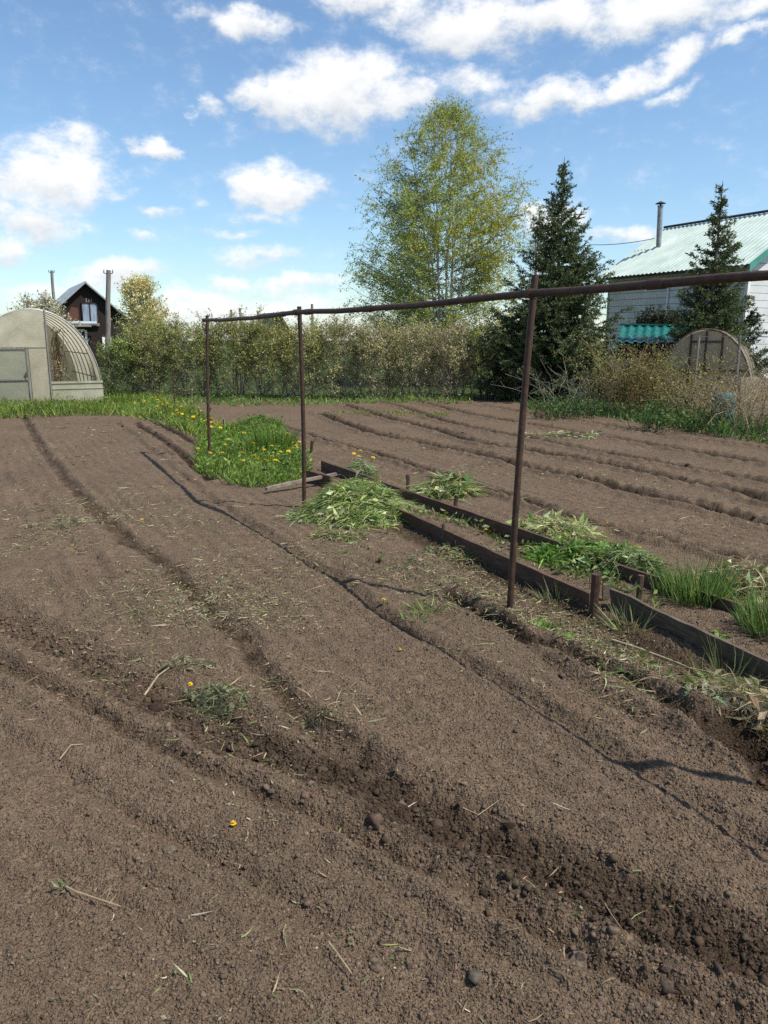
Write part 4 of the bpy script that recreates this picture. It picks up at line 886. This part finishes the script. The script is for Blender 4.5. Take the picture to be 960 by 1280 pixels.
# --- spruces
def spruce(label, px, top, Y, halfbase, low, col, seed, dens=1.0, zbase=0., prof=None):
    p = P(px, top, Y); H = p[2]; b = np.array([p[0], p[1], zbase]); t = thing('spruce_tree', label, 'tree', b)
    m = MB(); z = np.linspace(0,1,12); m.tube(b + np.stack([.02*np.sin(z*9), .02*np.cos(z*7)-.02, z*(H-zbase)],1), .085*(1-z)+.006, 7, (.13,.1,.08), cap=False); m.build('trunk', BARK, t, smooth=True)
    br, nd_ = MB(), MB(); zc = H - .3; S0, S1, RA = [], [], []; N0, N1 = [], []
    while zc > low:
        f = (H-zc)/(H-low); L = halfbase*(prof(f) if prof else np.interp(f, [0,.08,.2,.45,.75,1],[.04,.11,.21,.52,.88,1.0])); nb = 5 + int(5*min(1, f*2))
        el = np.interp(f, [0,.12,.35,.7,1],[1.25,.8,.3,.0,-.2])
        for k in range(nb):
            a = R.random()*2*PI; Lk = L*(.5+.75*R.random()); d = np.array([math.cos(a)*math.cos(el), math.sin(a)*math.cos(el), math.sin(el)])
            s = b*[1,1,0] + np.array([0,0,zc+R.normal()*.05]); n = 5; tt = np.linspace(0,1,n)[:,None]
            pts = s + d*Lk*tt + np.array([0,0,1])*(-.16*Lk*np.sin(tt*PI)*(f > .25) + .12*Lk*tt**2.5)
            S0.append(pts[:-1]); S1.append(pts[1:]); RA.append(np.linspace(.004+.006*Lk, .003, n-1)); N0.append(pts[1:-1] if Lk > .35 else pts[:-1]); N1.append(pts[2:] if Lk > .35 else pts[1:])
            side = np.cross(d, [0,0,1.]); side /= np.linalg.norm(side)+1e-9
            nt_ = max(2, int(Lk/.085))
            u = .15+.85*R.random(nt_); pb = np.stack([np.interp(u, tt[:,0], pts[:,i]) for i in range(3)],1)
            sg = np.where(R.random(nt_) < .5, -1, 1)[:,None]; td = d*.75 + side*sg*(.6+.3*R.random((nt_,1))) + np.array([0,0,-.12]) + R.normal(size=(nt_,3))*.14
            tl = (.1+.3*Lk*(1-u*.75))*(.7+.5*R.random(nt_)); e = pb + td/np.linalg.norm(td,axis=1)[:,None]*tl[:,None]
            N0.append(pb); N1.append(e); S0.append(pb); S1.append(e); RA.append(np.full(nt_, .0025))
        zc -= np.interp(f, [0,.15,.3,1],[.24,.16,.12,.09])/dens
    br.segs(np.concatenate(S0), np.concatenate(S1), np.concatenate(RA), np.concatenate(RA)*.7, (.12,.09,.07), 3); br.build('branches', BARK, t)
    n0, n1 = np.concatenate(N0), np.concatenate(N1); L = np.linalg.norm(n1-n0,axis=1); cnt = np.maximum(3, (L*100*dens).astype(int)); k = np.repeat(np.arange(len(n0)), cnt); n = len(k)
    u = R.random(n)[:,None]; p = n0[k] + (n1-n0)[k]*u; ax = ((n1-n0)/(L[:,None]+1e-9))[k]
    d = ax*.7 + R.normal(size=(n,3))*.55
    tip = np.clip(u*1.2-.5, 0, 1); c = jit(col, n, .25, .08)*(.8+.5*tip)
    nd_.leaves(p, .055+.035*R.random(n), c, d, aspect=.3); nd_.build('needles', NEEDLE, t); return t
spruce('tall dark spruce with a bare spiky leader left of the green roof', 705, 196, 20.5, 1.78, .1, (.1,.13,.058), 1, 1.05)
spruce('smaller spruce in front of the white house corner', 903, 226, 18.6, 1.05, .4, (.1,.13,.058), 2, 1.0)
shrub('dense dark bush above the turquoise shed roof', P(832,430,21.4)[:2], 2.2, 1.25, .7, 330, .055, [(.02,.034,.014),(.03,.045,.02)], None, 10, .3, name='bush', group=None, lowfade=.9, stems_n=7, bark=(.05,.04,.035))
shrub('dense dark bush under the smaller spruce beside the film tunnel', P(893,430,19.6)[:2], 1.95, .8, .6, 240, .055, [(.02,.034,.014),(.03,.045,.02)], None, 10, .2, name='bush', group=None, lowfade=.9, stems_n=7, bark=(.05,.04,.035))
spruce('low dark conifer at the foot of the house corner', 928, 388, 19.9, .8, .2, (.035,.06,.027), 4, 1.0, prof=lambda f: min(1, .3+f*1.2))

# --- thicket at the right edge of the plot
def canes(name, label, c, n, H, r, col, lean=.35, leafn=0, leafcol=((.12,.15,.04),), arch=.3, leaf=.04, w=.006, cat='dry weeds'):
    b = np.array([c[0], c[1], Z1(c)]); t = thing(name, label, cat, b); m = MB(); ls = []
    S0, S1, A = [], [], []
    for k in range(n):
        a = R.random()*2*PI; q = math.sqrt(R.random())*r; s = b + [math.cos(a)*q*1.4, math.sin(a)*q, -.02]; h = H*(.6+.45*R.random())
        d = np.array([R.normal()*lean, R.normal()*lean, 1.]); tt = np.linspace(0,1,7)[:,None]; bd = np.array([R.normal(), R.normal(), -abs(R.normal())*.6])*arch
        p = s + d*h*tt + bd*h*tt**2.4; p[1:] += R.normal(size=(6,3))*.012*h
        S0.append(p[:-1]); S1.append(p[1:]); A.append(np.linspace(w, w*.35, 6)); ls.append(p[2:])
        for _ in range(3):
            i = R.integers(2,6); e = p[i] + (np.array([R.normal(), R.normal(), .5+R.random()]))*.12*h; S0.append(p[i][None]); S1.append(e[None]); A.append(np.array([w*.4])); ls.append(e[None])
    N = sum(len(q) for q in S0); m.segs(np.concatenate(S0), np.concatenate(S1), np.concatenate(A), np.concatenate(A)*.8, pick(col, N, None, .2, .05), 4)
    m.build('stalks', DRY, t)
    if leafn:
        p = np.concatenate(ls); i = R.choice(len(p), leafn); f = MB(); q = p[i]+R.normal(size=(leafn,3))*[.09,.09,.09]
        f.leaves(q, leaf*(.5+R.random(leafn)), pick(leafcol, leafn, None, .22, .08), aspect=.5); f.build('foliage', LEAF, t)
    return t
GREY = [(.3,.28,.25),(.22,.2,.17)]; STRAW = [(.3,.22,.13),(.22,.16,.09),(.37,.29,.18)]
canes('dry_shrub', 'tangle of bare grey canes in front of the spruce shade', G(705,516), 26, 1.35, .5, GREY, .38, 60, [(.14,.18,.08)], .5)
canes('dry_shrub', 'bare grey canes leaning right at the spruce, next to the yellowing currant', G(738,519), 22, 1.45, .35, GREY, .3, 120, [(.13,.15,.05)], .45)
canes('currant_bush', 'yellow-green currant bush left of the turquoise roof', G(768,520), 40, 1.65, .5, STRAW, .2, 2600, [(.16,.17,.05),(.2,.19,.06),(.2,.15,.07)], .2, .05, cat='shrub')
canes('currant_bush', 'reddish brown twiggy bush below the turquoise roof', G(803,521), 40, 1.6, .45, [(.24,.14,.09),(.3,.2,.13)], .22, 1500, [(.2,.13,.06),(.14,.14,.05),(.25,.15,.08)], .25, .04, cat='shrub')
canes('currant_bush', 'olive leafy bush in front of the left half of the film tunnel', G(845,523), 46, 1.45, .6, STRAW, .22, 2700, [(.19,.19,.055),(.25,.22,.08),(.14,.15,.045)], .25, .05, cat='shrub')
canes('dry_shrub', 'straw-coloured dead stalks in front of the film tunnel', G(888,529), 44, 1.4, .45, STRAW, .3, 900, [(.3,.24,.15)], .5)
canes('dry_shrub', 'straw-coloured arching stalks beside the teal barrel', G(925,538), 70, 1.35, .5, STRAW, .3, 700, [(.3,.24,.15)], .5)
canes('dry_shrub', 'tall straw stalks at the right picture edge', G(965,545), 60, 1.5, .5, STRAW, .28, 150, [(.3,.24,.15)], .45)
nettle = canes('nettle_patch', 'dark green nettles at the foot of the grey canes', G(705,524), 60, .5, .45, [(.05,.07,.03)], .3, 700, [(.05,.1,.03),(.08,.14,.04)], .2, .06, cat='weeds')
nettle['kind'] = 'stuff'
nettle = canes('nettle_patch', 'green nettles below the olive bush', G(850,538), 60, .5, .6, [(.05,.07,.03)], .3, 900, [(.05,.1,.03),(.09,.15,.045)], .2, .06, cat='weeds')
nettle['kind'] = 'stuff'

# ------------------------------------------------------------------ buildings
def quadgrid(m, A, B, C, D, nu, nv, fn=None, col=(.5,.5,.5), nrm=None):
    """grid over the quad A-B (bottom) D-C (top); fn(u metres, v metres) lifts along nrm"""
    A, B, C, D = [np.asarray(q, float) for q in (A,B,C,D)]; u, v = np.meshgrid(np.linspace(0,1,nu+1), np.linspace(0,1,nv+1)); u, v = u[...,None], v[...,None]
    p = (A*(1-u)+B*u)*(1-v) + (D*(1-u)+C*u)*v
    if nrm is None: nrm = np.cross(B-A, D-A); nrm /= np.linalg.norm(nrm)
    if fn is not None: p = p + nrm*fn(u*np.linalg.norm(B-A), v*np.linalg.norm(D-A))
    i = np.arange(nv)[:,None]*(nu+1); j = np.arange(nu)[None]
    m.add(p.reshape(-1,3), np.stack([i+j, i+j+1, i+nu+2+j, i+nu+1+j], -1).reshape(-1,4), col)
def prism(m, poly2, o, ux, uy, depth, col=(.5,.5,.5)):
    """flat polygon (in ux, uy from o) with thickness vector depth; fan from its centre"""
    o, ux, uy, depth = [np.asarray(q, float) for q in (o,ux,uy,depth)]; p = np.array([o + a*ux + b*uy for a, b in poly2]); n = len(p); c = p.mean(0)
    for q, s in ((p, 1), (p+depth, -1)):
        cc = c + (depth if s < 0 else 0); f = [(i,(i+1)%n,n) if s > 0 else ((i+1)%n,i,n) for i in range(n)]; m.add(np.vstack([q, cc]), f, col)
    m.add(np.vstack([p, p+depth]), [(i, n+i, n+(i+1)%n, (i+1)%n) for i in range(n)], col)
UP = np.array([0,0,1.]); AX = v3(ROW); SX = v3(SIDE)

def white_house():
    c0 = np.array([10.05,22.3,0]); L, hw, ze, zr = 5.35, 2.65, 3.68, 5.27
    t = thing('house', 'white sided house with a pale green corrugated roof behind the spruces', 'house', c0)
    o = c0
    # long wall facing the garden, and the sunlit gable
    m = MB(); prism(m, [(0,0),(L,0),(L,ze),(0,ze)], o, AX, UP, SX*.12); m.build('wall', SIDING, t)
    m = MB(); prism(m, [(0.003,0),(2*hw,0),(2*hw,ze),(hw,zr-.06),(0.003,ze-.02)], o - AX*.004, SX, UP, AX*.12); m.build('gable', SIDING, t)
    m = MB(); prism(m, [(0,0),(2*hw,0),(2*hw,ze),(hw,zr-.06),(0,ze)], o+AX*L, SX, UP, -AX*.12); m.build('gable', SIDING, t)
    m = MB(); prism(m, [(0,0),(L,0),(L,ze),(0,ze)], o+SX*2*hw, AX, UP, -SX*.12); m.build('wall', SIDING, t)
    ov, g = .32, .22; sl = (zr-ze)/hw; cor = lambda u, v: .016*np.sin(u*2*PI/.17)
    for s in (0, 1):
        ea = (o - SX*ov if s == 0 else o + SX*(2*hw+ov)) + UP*(ze - sl*ov + .05); ri = o + SX*hw + UP*(zr+.05)
        a, b, c, d = ea - AX*g, ea + AX*(L+g), ri + AX*(L+g), ri - AX*g; m = MB(); nn = np.cross(b-a, d-a); nn /= np.linalg.norm(nn); nn *= np.sign(nn[2])
        quadgrid(m, a, b, c, d, 260, 6, lambda u, v: .016*np.sin(u*2*PI/.17) + .012*(np.floor(v/1.15)*-1), nrm=nn); 
        quadgrid(m, a - nn*.05, b - nn*.05, c - nn*.05, d - nn*.05, 4, 2)
        r = m.build('roof', GREENROOF, t, smooth=True)
        # bargeboard
        m = MB(); p0, p1 = (ea - AX*(g+.03)) - UP*.08, (ri - AX*(g+.03)) - UP*.08; m.box((p0+p1)/2, p1-p0, AX*.03, UP*.2); m.build('bargeboard', TEALTRIM, t)
    m = MB(); m.tube([o + SX*hw + UP*(zr+.075) - AX*g, o + SX*hw + UP*(zr+.075) + AX*(L+g)], .04, 8); m.build('ridge_cap', DARKROOF, t, smooth=True)
    m = MB(); pe = o - SX*(ov+.03) + UP*(ze-sl*ov+.0); m.box(pe + AX*(L/2), AX*(L+2*g), SX*.02, UP*.07); m.build('fascia', DARKROOF, t)
    m = MB(); m.box(o + UP*(ze/2) - AX*.02 - SX*.02, AX*.1, SX*.1, UP*(ze-.1)); m.build('corner_trim', WHITE, t)
    q = o + AX*2.75; m = MB(); m.tube([q - SX*.05, q - SX*.05 + UP*(ze-.3)], .035, 8); m.build('downpipe', WHITE, t, smooth=True)
    # stove pipe standing through the slope
    b = P(823,323,27.0); tpx = P(825.5,258,27.0); m = MB(); m.tube([b - UP*.5, tpx], .085, 12); ch = m.build('chimney', PIPE, t, smooth=True)
    m = MB(); zt = tpx[2]; q = tpx
    m.tube([q+UP*.0, q+UP*.02], .1, 12); m.tube([q+UP*.08, q+UP*.09, q+UP*.16], [.17,.17,.02], 12); m.tube([q, q+UP*.1], .03, 6)
    cap = m.build('chimney_cap', DARKROOF, t)
    return t
white_house()

def teal_shed():
    a, b = P(770,429,19.2), P(861,431,18.9); c, d = P(864,408,20.4), P(776,407,20.7)
    o = np.array([a[0], a[1], 0]); t = thing('shed', 'low shed with a turquoise tiled metal roof behind the bushes', 'shed', o)
    m = MB(); quadgrid(m, a, b, c, d, 90, 40, lambda u, v: .022*np.sin(u*2*PI/.2) + .03*((v/.33) % 1)*-1 + .03); quadgrid(m, a-UP*.05, b-UP*.05, c-UP*.05, d-UP*.05, 2, 2); m.build('roof', TEALROOF, t, smooth=True)
    m = MB()
    for p, q in ((a,b),(b,c),(c,d),(d,a)):
        p, q = p + (np.mean([a,b,c,d],0)-p)*.06, q + (np.mean([a,b,c,d],0)-q)*.06
        quadgrid(m, [p[0],p[1],0], [q[0],q[1],0], q - UP*.06, p - UP*.06, 1, 1)
    m.build('wall', LOG, t)
    m = MB(); m.box((c+d)/2 + UP*.03, (c-d), (0,.14,0), (0,0,.04)); m.build('ridge_cap', TEALROOF, t)
teal_shed()

def film_tunnel():
    Rg = np.array([*P(942,470,16.4)[:2], 0]); W, H, L = 1.95, 1.76, 4.0; ax = np.array([.46,.9,0]); ax /= np.linalg.norm(ax); sx = np.array([ax[1], -ax[0], 0])
    o = Rg - sx*W/2; t = thing('film_tunnel', 'small arched tunnel greenhouse with tan film behind the dry stalks', 'greenhouse', o)
    th = np.linspace(0, PI, 25); pr = np.stack([np.cos(th)*W/2*np.where(np.abs(np.cos(th)) > .9, 1, 1), np.sin(th)**.8*H],1)
    m = MB(); n = 25; v = np.concatenate([o + sx*pr[:,:1] + UP*pr[:,1:2] + ax*k for k in np.linspace(0, L, 6)]); i = np.arange(5)[:,None]*n; j = np.arange(n-1)[None]
    m.add(v, np.stack([i+j, i+j+1, i+n+j+1, i+n+j], -1).reshape(-1,4)); m.build('cover', FILM, t, smooth=True)
    for k in np.linspace(0, L, 5):
        m = MB(); m.tube(o + sx*pr[:,:1] + UP*pr[:,1:2] + ax*(k-.012), .014, 6); m.build('arch', GREYBOARD, t, smooth=True)
    m = MB(); prism(m, [(x*.985, y*.985) for x, y in pr], o + ax*.02, sx, UP, ax*.006); m.build('end_panel', FILM, t)
    for x0, z0, x1, z1 in ((-.3,0,-.3,1.66),(.32,0,.32,1.64),(-.86,.9,.86,.9),(.0,.9,.0,1.72),(-.3,1.5,.32,1.5)):
        m = MB(); p, q = o + sx*x0 + UP*z0, o + sx*x1 + UP*z1; d = q-p; m.box((p+q)/2 - ax*.02, d, ax*.03, (np.cross(d/np.linalg.norm(d), ax))*.045); m.build('strut', BOARD, t)
film_tunnel()

def wire_fence():
    a, b = np.array([*P(868,470,15.9)[:2], 0]), np.array([*P(1010,480,14.2)[:2], 0]); t = thing('wire_fence', 'thin wire fence with weathered posts in front of the tunnel', 'fence', a); d = b-a
    for s in (0, .4, .78, 1.0):
        m = MB(); p = a + d*s; m.tube([p - UP*.1, p + UP*1.62 + np.array([R.normal()*.02,0,0])], .025, 7); m.build('post', WOODPOLE, t)
    m = MB(); m.tube([a + UP*1.6, a + d*.4 + UP*1.605, a + d + UP*1.58], .009, 6); m.build('rail', PIPE, t)
    m = MB(); S0, S1 = [], []; n = 34
    for k in range(n+14):
        for sg in (1,-1):
            s0, s1 = (k-14)/n, k/n
            if sg < 0: s0, s1 = s1, s0
            lo, hi = a+d*s0+UP*.15, a+d*s1+UP*1.55
            if 0 <= s0 <= 1 and 0 <= s1 <= 1: S0.append(lo); S1.append(hi)
    m.segs(S0, S1, .0016, .0016, (.3,.29,.27), 3); m.build('wire_mesh', BARK, t)
wire_fence()
c = gp(902,532); q = MB(); pr = [(.0,.19),(.05,.2),(.2,.205),(.22,.215),(.24,.205),(.42,.21),(.44,.22),(.46,.21),(.58,.19),(.6,.17)]
q.tube([c+[0,0,z] for z, _ in pr], [r for _, r in pr], 20); tag(q.build('barrel', BARREL, loc=tuple(c), smooth=True), 'teal plastic barrel half hidden behind the dry stalks', 'barrel')
# a pale sheet of plywood leaning behind the stalks
q = MB(); p = P(958,500,14.9)*[1,1,0]; q.box(p + UP*.42, (.9,-.25,0), (.02,.03,0), (0,.06,.84)); tag(q.build('plywood_sheet', mat_noise('bare_plywood', [(.3,(.4,.31,.21)),(.7,(.56,.46,.34))], 5, 6, .8, .2, .004, (1,1,5)), loc=tuple(p)), 'pale plywood sheet standing behind the straw stalks at the right edge', 'sheet')

def greenhouse():
    Rf = v3(G(131,503)); W, H, L, ns = 3.02, 2.27, 4.7, 7; sx = -SX; o = Rf + sx*W/2
    t = thing('greenhouse', 'arched polycarbonate greenhouse with a translucent end wall and door', 'greenhouse', o)
    th = np.linspace(0, PI, 33); pr = np.stack([-np.cos(th)*W/2, np.sin(th)**.86*H], 1)        # x grows to the left foot
    P3 = lambda x, z, k=0.: o + sx*x + UP*z + AX*k
    m = MB(); n = 33; v = np.concatenate([P3(0,0) + sx*pr[:,:1] + UP*pr[:,1:2] + AX*k for k in np.linspace(0, L, ns)]); i = np.arange(ns-1)[:,None]*n; j = np.arange(n-1)[None]
    m.add(v, np.stack([i+j, i+j+1, i+n+j+1, i+n+j], -1).reshape(-1,4)); m.build('cover', POLY, t, smooth=True)
    for k in np.linspace(0, L, ns):
        m = MB(); m.tube(P3(0,0,k+.0) + sx*pr[:,:1]*.988 + UP*pr[:,1:2]*.988, .012 if k else .018, 6); m.build('arch', PIPE if k == 0 else WOODPOLE, t, smooth=True)
    for x, z in ((-1.42,.62),(-1.25,1.2),(1.25,1.2)):
        m = MB(); m.tube([P3(x*.97,z,0), P3(x*.97,z,L)], .013, 6); m.build('purlin', WOODPOLE, t)
    m = MB(); prism(m, [(x*.985, y*.985) for x, y in pr], P3(0,0,L-.03), sx, UP, AX*.008); m.build('end_panel', POLY, t)
    # front wall: clear on the right above a milky skirt, then post, fixed strip, door, upper panel
    xp = -.29                                                                     # the post
    m = MB(); prism(m, [(-W/2+.02,.02),(xp-.03,.02),(xp-.03,.5),(-W/2+.035,.5)], P3(0,0,-.03), sx, UP, AX*.015); m.build('skirt_panel', POLYBASE, t)
    m = MB(); m.box(P3((xp-W/2)/2,.52,-.035), sx*(W/2+xp-.03), AX*.03, UP*.05); m.box(P3((xp-W/2)/2,.37,-.04), sx*(W/2+xp-.03), AX*.012, UP*.02); m.build('rail', POLYBASE, t)
    ztop = lambda x: H*(1-(x/(W/2))**2)**.43
    m = MB(); p = P3(xp,0,-.03); m.tube([p, p + UP*(ztop(xp)-.01)], .022, 6); m.build('post', WOODPOLE, t)
    # upper panel
    k = [q for q in pr if q[0] > xp+.03 and q[1] > 1.36]; pts = [(xp+.03, 1.36), (xp+.03, ztop(xp+.03)-.03)] + [(x*.985, z*.985) for x, z in k] + [(k[-1][0]*.985, 1.36)]
    m = MB(); prism(m, pts[::-1], P3(0,0,-.02), sx, UP, AX*.008); m.build('upper_panel', POLYBASE, t)
    m = MB(); prism(m, [(xp+.03,.02),(xp+.42,.02),(xp+.42,1.33),(xp+.03,1.33)], P3(0,0,-.02), sx, UP, AX*.008); m.build('side_panel', POLY, t)
    m = MB(); prism(m, [(xp+1.42,.02),(W/2-.03,.02),(W/2-.14,1.0),(W/2-.28,1.33),(xp+1.42,1.33)], P3(0,0,-.02), sx, UP, AX*.008); m.build('side_panel', POLY, t)
    m = MB(); prism(m, [(xp+.5,.05),(xp+1.38,.05),(xp+1.38,1.3),(xp+.5,1.3)], P3(0,0,-.03), sx, UP, AX*.01); dr = m.build('door', POLYDOOR, t)
    m = MB()
    for x0, z0, x1, z1 in ((xp+.46,.03,xp+.46,1.35),(xp+1.41,.03,xp+1.41,1.35),(xp+.44,1.35,xp+1.44,1.35),(xp+.46,.62,xp+1.41,.62),(xp+.46,.05,xp+1.41,.05)):
        a, b = P3(x0,z0,-.045), P3(x1,z1,-.045); d = b-a; m.box((a+b)/2, d, AX*.03, np.cross(d/np.linalg.norm(d), AX)*.045)
    fr = m.build('frame', WOODPOLE, dr); 
    m = MB(); m.box(P3(xp+.53,.72,-.075), sx*.03, AX*.03, UP*.12); m.build('handle', RUST, dr)
    for kx, lab, zz, nn in ((-.55,'bundle of dried tomato vines hanging inside the greenhouse right of its post',1.75,26),(1.05,'dry brown plants behind the greenhouse door',.95,24)):
        q = P3(kx,0,.5 if kx < 0 else .35); g = MB(); S0, S1 = [], []
        for _ in range(nn):
            a = q + np.array([R.normal()*.06, R.normal()*.06, zz*(.85+.2*R.random())]); b = q + np.array([R.normal()*.1, R.normal()*.1, .02]); pp = curve(a, b, 0, 7, .05); S0.append(pp[:-1]); S1.append(pp[1:])
        S0, S1 = np.concatenate(S0), np.concatenate(S1); g.segs(S0, S1, .006, .006, pick([(.3,.22,.14),(.2,.14,.08)], len(S0)), 4)
        i = R.choice(len(S0), 260); g.leaves(S0[i] + R.normal(size=(260,3))*.04, .05+.04*R.random(260), pick([(.32,.25,.16),(.22,.16,.1)], 260)); tag(g.build('dried_vines', DRY, loc=tuple(q)), lab, 'dry plants')
greenhouse()

def log_house():
    A = P(105.5,352,45); zr, ze, hw, L = A[2], 2.15, 2.85, 6.5; o = np.array([A[0], A[1], 0]) - SX*hw; t = thing('log_house', 'dark log cottage with a steep grey roof and attic window', 'house', o + SX*hw); o = o
    sl = (zr-ze)/hw; gw = hw-.25; zg = zr-.12
    m = MB(); prism(m, [(hw-gw,0),(hw+gw,0),(hw+gw,ze),(hw,zg),(hw-gw,ze)], o, SX, UP, AX*.2); m.build('gable', LOG, t)
    m = MB(); prism(m, [(hw-gw,0),(hw+gw,0),(hw+gw,ze),(hw,zg),(hw-gw,ze)], o+AX*L, SX, UP, -AX*.2); m.build('gable', LOG, t)
    for x in (hw-gw, hw+gw-.2):
        m = MB(); m.box(o + SX*(x+.1) + AX*(L/2) + UP*(ze/2), SX*.2, AX*(L-.42), UP*ze); m.build('wall', LOG, t)
    # red boarded part of the gable left of the window
    m = MB(); prism(m, [(hw-1.25,2.42),(hw-.45,2.42),(hw-.45,3.25),(hw-.8,3.3)], o - AX*.03, SX, UP, AX*.028); m.build('cladding', REDLOG, t)
    # attic window
    wx, wz = hw+.16, 3.02
    m = MB()
    for dx, dz, w, h in ((-.42,0,.06,1.12),(.42,0,.06,1.12),(0,.53,.78,.06),(0,-.53,.78,.06),(0,0,.05,1.0)): m.box(o + SX*(wx+dx) + UP*(wz+dz) - AX*.05, SX*w, AX*.06, UP*h)
    wn = m.build('window', LOG, t)
    m = MB(); m.box(o + SX*wx + UP*wz - AX*.03, SX*.78, AX*.02, UP*1.0); g = m.build('pane', CURTAIN, wn)
    m = MB(); m.box(o + SX*(wx-.03) + UP*(wz-.66) - AX*.1, SX*.95, AX*.16, UP*.16); g = m.build('sill', PLANK, wn)
    for k in range(3):
        m = MB(); m.box(o + SX*(hw+.02+.13*k) + UP*(zr-1.0-.02*k) - AX*.02, SX*.07, AX*.03, UP*.22); m.build('batten', PLANK, t)
    g, ov = .35, .3
    for s in (-1,1):
        ea = o + SX*(hw + s*(hw+ov)) + UP*(ze - sl*ov); ri = o + SX*hw + UP*zr; m = MB(); a, b, c, d = ea - AX*g, ea + AX*(L+g), ri + AX*(L+g), ri - AX*g
        nn = np.cross(b-a, d-a); nn /= np.linalg.norm(nn); nn *= np.sign(nn[2]); quadgrid(m, a, b, c, d, 60, 3, lambda u, v: .012*np.sin(u*2*PI/.3), nrm=nn); quadgrid(m, a-nn*.07, b-nn*.07, c-nn*.07, d-nn*.07, 1, 1)
        quadgrid(m, a-nn*.07, d-nn*.07, d, a, 1, 1); m.build('roof', SLATE, t)
        m = MB(); m.box((a+d)/2 - UP*.06 + AX*.02, d-a, AX*.03, UP*.1); m.build('bargeboard', PLANK, t)
    # pent roof over the ground floor with a rolled sheet on it
    m = MB(); q = o + SX*.9 + UP*2.3 - AX*.5; m.box(q + SX*.7, SX*2.6, AX*1.0 - UP*-.1, UP*.06); m.build('pent_roof', PLANK, t)
    m = MB(); m.tube([q + SX*.5 + UP*.12, q + SX*2.35 + UP*.1], .13, 10); m.build('rolled_sheet', SLATE, t, smooth=True)
    # ground floor window with a white frame, white panel right of it
    m = MB(); wx, wz = hw-.55, 1.55
    for dx, dz, w, h in ((-.4,0,.12,1.0),(.4,0,.12,1.0),(0,.5,.68,.12),(0,-.5,.68,.1)): m.box(o + SX*(wx+dx) + UP*(wz+dz) - AX*.04, SX*w, AX*.07, UP*h)
    w2 = m.build('window', WHITE, t); m = MB(); m.box(o + SX*wx + UP*wz - AX*.015, SX*.68, AX*.02, UP*.88); m.build('pane', DARKROOF, w2)
    m = MB(); m.box(o + SX*(hw+.95) + UP*1.3 - AX*.03, SX*.5, AX*.05, UP*.75); m.build('white_panel', WHITE, t)
log_house()

def utility_pole(px0, py0, py1, Y, r, lean, label, px1=None):
    a = P(px0, py0, Y); b = np.array([P(px1 or px0, py1, Y)[0], Y, 0]); q = MB(); t = np.linspace(0,1,7)[:,None]; q.tube(b + (a-b)*t + R.normal(size=(7,3))*.008, np.linspace(r*1.15, r*.9, 7), 9)
    m = thing('utility_pole', label, 'pole', b); q.build('pole', WOODPOLE, m, smooth=True)
    q = MB(); 
    for s in (-1,1): q.tube([a - UP*.15, a - UP*.15 + np.array([s*r*1.8, -.03, .04])], .018, 5); q.tube([a + np.array([s*r*1.8,-.03,-.11]), a + np.array([s*r*1.8,-.03,.02])], [.03,.022], 6)
    q.build('insulators', PIPE, m)
utility_pole(135.5, 338, 440, 33, .1, 0, 'thick grey wooden pole standing before the log cottage', 132)
utility_pole(64.5, 338, 430, 48, .09, 0, 'thin leaning pole left of the log cottage behind the blossoming tree', 71)
for px, py, r, lab in ((289,387,.035,'thin post beyond the hedge, left of two close together'), (300,385,.035,'thin post beyond the hedge, right of two close together'), (322,388,.03,'slim post beyond the hedge left of the dark roof peak'), (390,380,.04,'short post top showing over the crossbar right of the second pole')):
    a = P(px, py, 25); q = MB(); b = a*[1,1,0]; q.tube([b, (a+b)/2 + [.01,0,0], a], r, 7); tag(q.build('fence_post', WOODPOLE, loc=tuple(b)), lab, 'post')
# the dark roof peak far behind
A = P(347,391,58); q = thing('distant_hut', 'distant hut with a dark pointed roof beyond the hedge', 'hut', A*[1,1,0]); m = MB(); o = A*[1,1,0]
prism(m, [(-1.3,0),(1.3,0),(1.3,1.6),(0,A[2]-.1),(-1.3,1.6)], o, SX, UP, AX*3); m.build('wall', LOG, q)
for s in (-1,1):
    m = MB(); e = o + SX*s*1.6 + UP*1.0; rdg = o + UP*A[2]; n_ = np.cross(AX, rdg-e); n_ /= np.linalg.norm(n_); n_ *= np.sign(n_[2]); prism(m, [(0,0),(3.5,0),(3.5,1),(0,1)], e - AX*.25, AX, rdg-e, n_*.06); m.build('roof', DARKROOF, q)
# service wires
def wire(pts, label):
    m = MB(); pts = [np.asarray(p) for p in pts]; P_ = []
    for a, b in zip(pts[:-1], pts[1:]):
        for s in np.linspace(0,1,12)[:-1]: q = a+(b-a)*s; q[2] -= .25*s*(1-s); P_.append(q)
    P_.append(pts[-1]); m.tube(P_, .011, 5, cap=False); tag(m.build('power_wire', DARKROOF, loc=tuple(pts[0])), label, 'wire')
wire([P(640,312,33), P(740,306,30), P(818,298,27.2)], 'thin dark wire running from the spruce to the stove pipe')

# short-range safety: nothing renders as a helper
for o in list(bpy.data.objects):
    if o.type == 'MESH' and o.get('label') is None and o.parent is None: print('UNLABELLED', o.name)
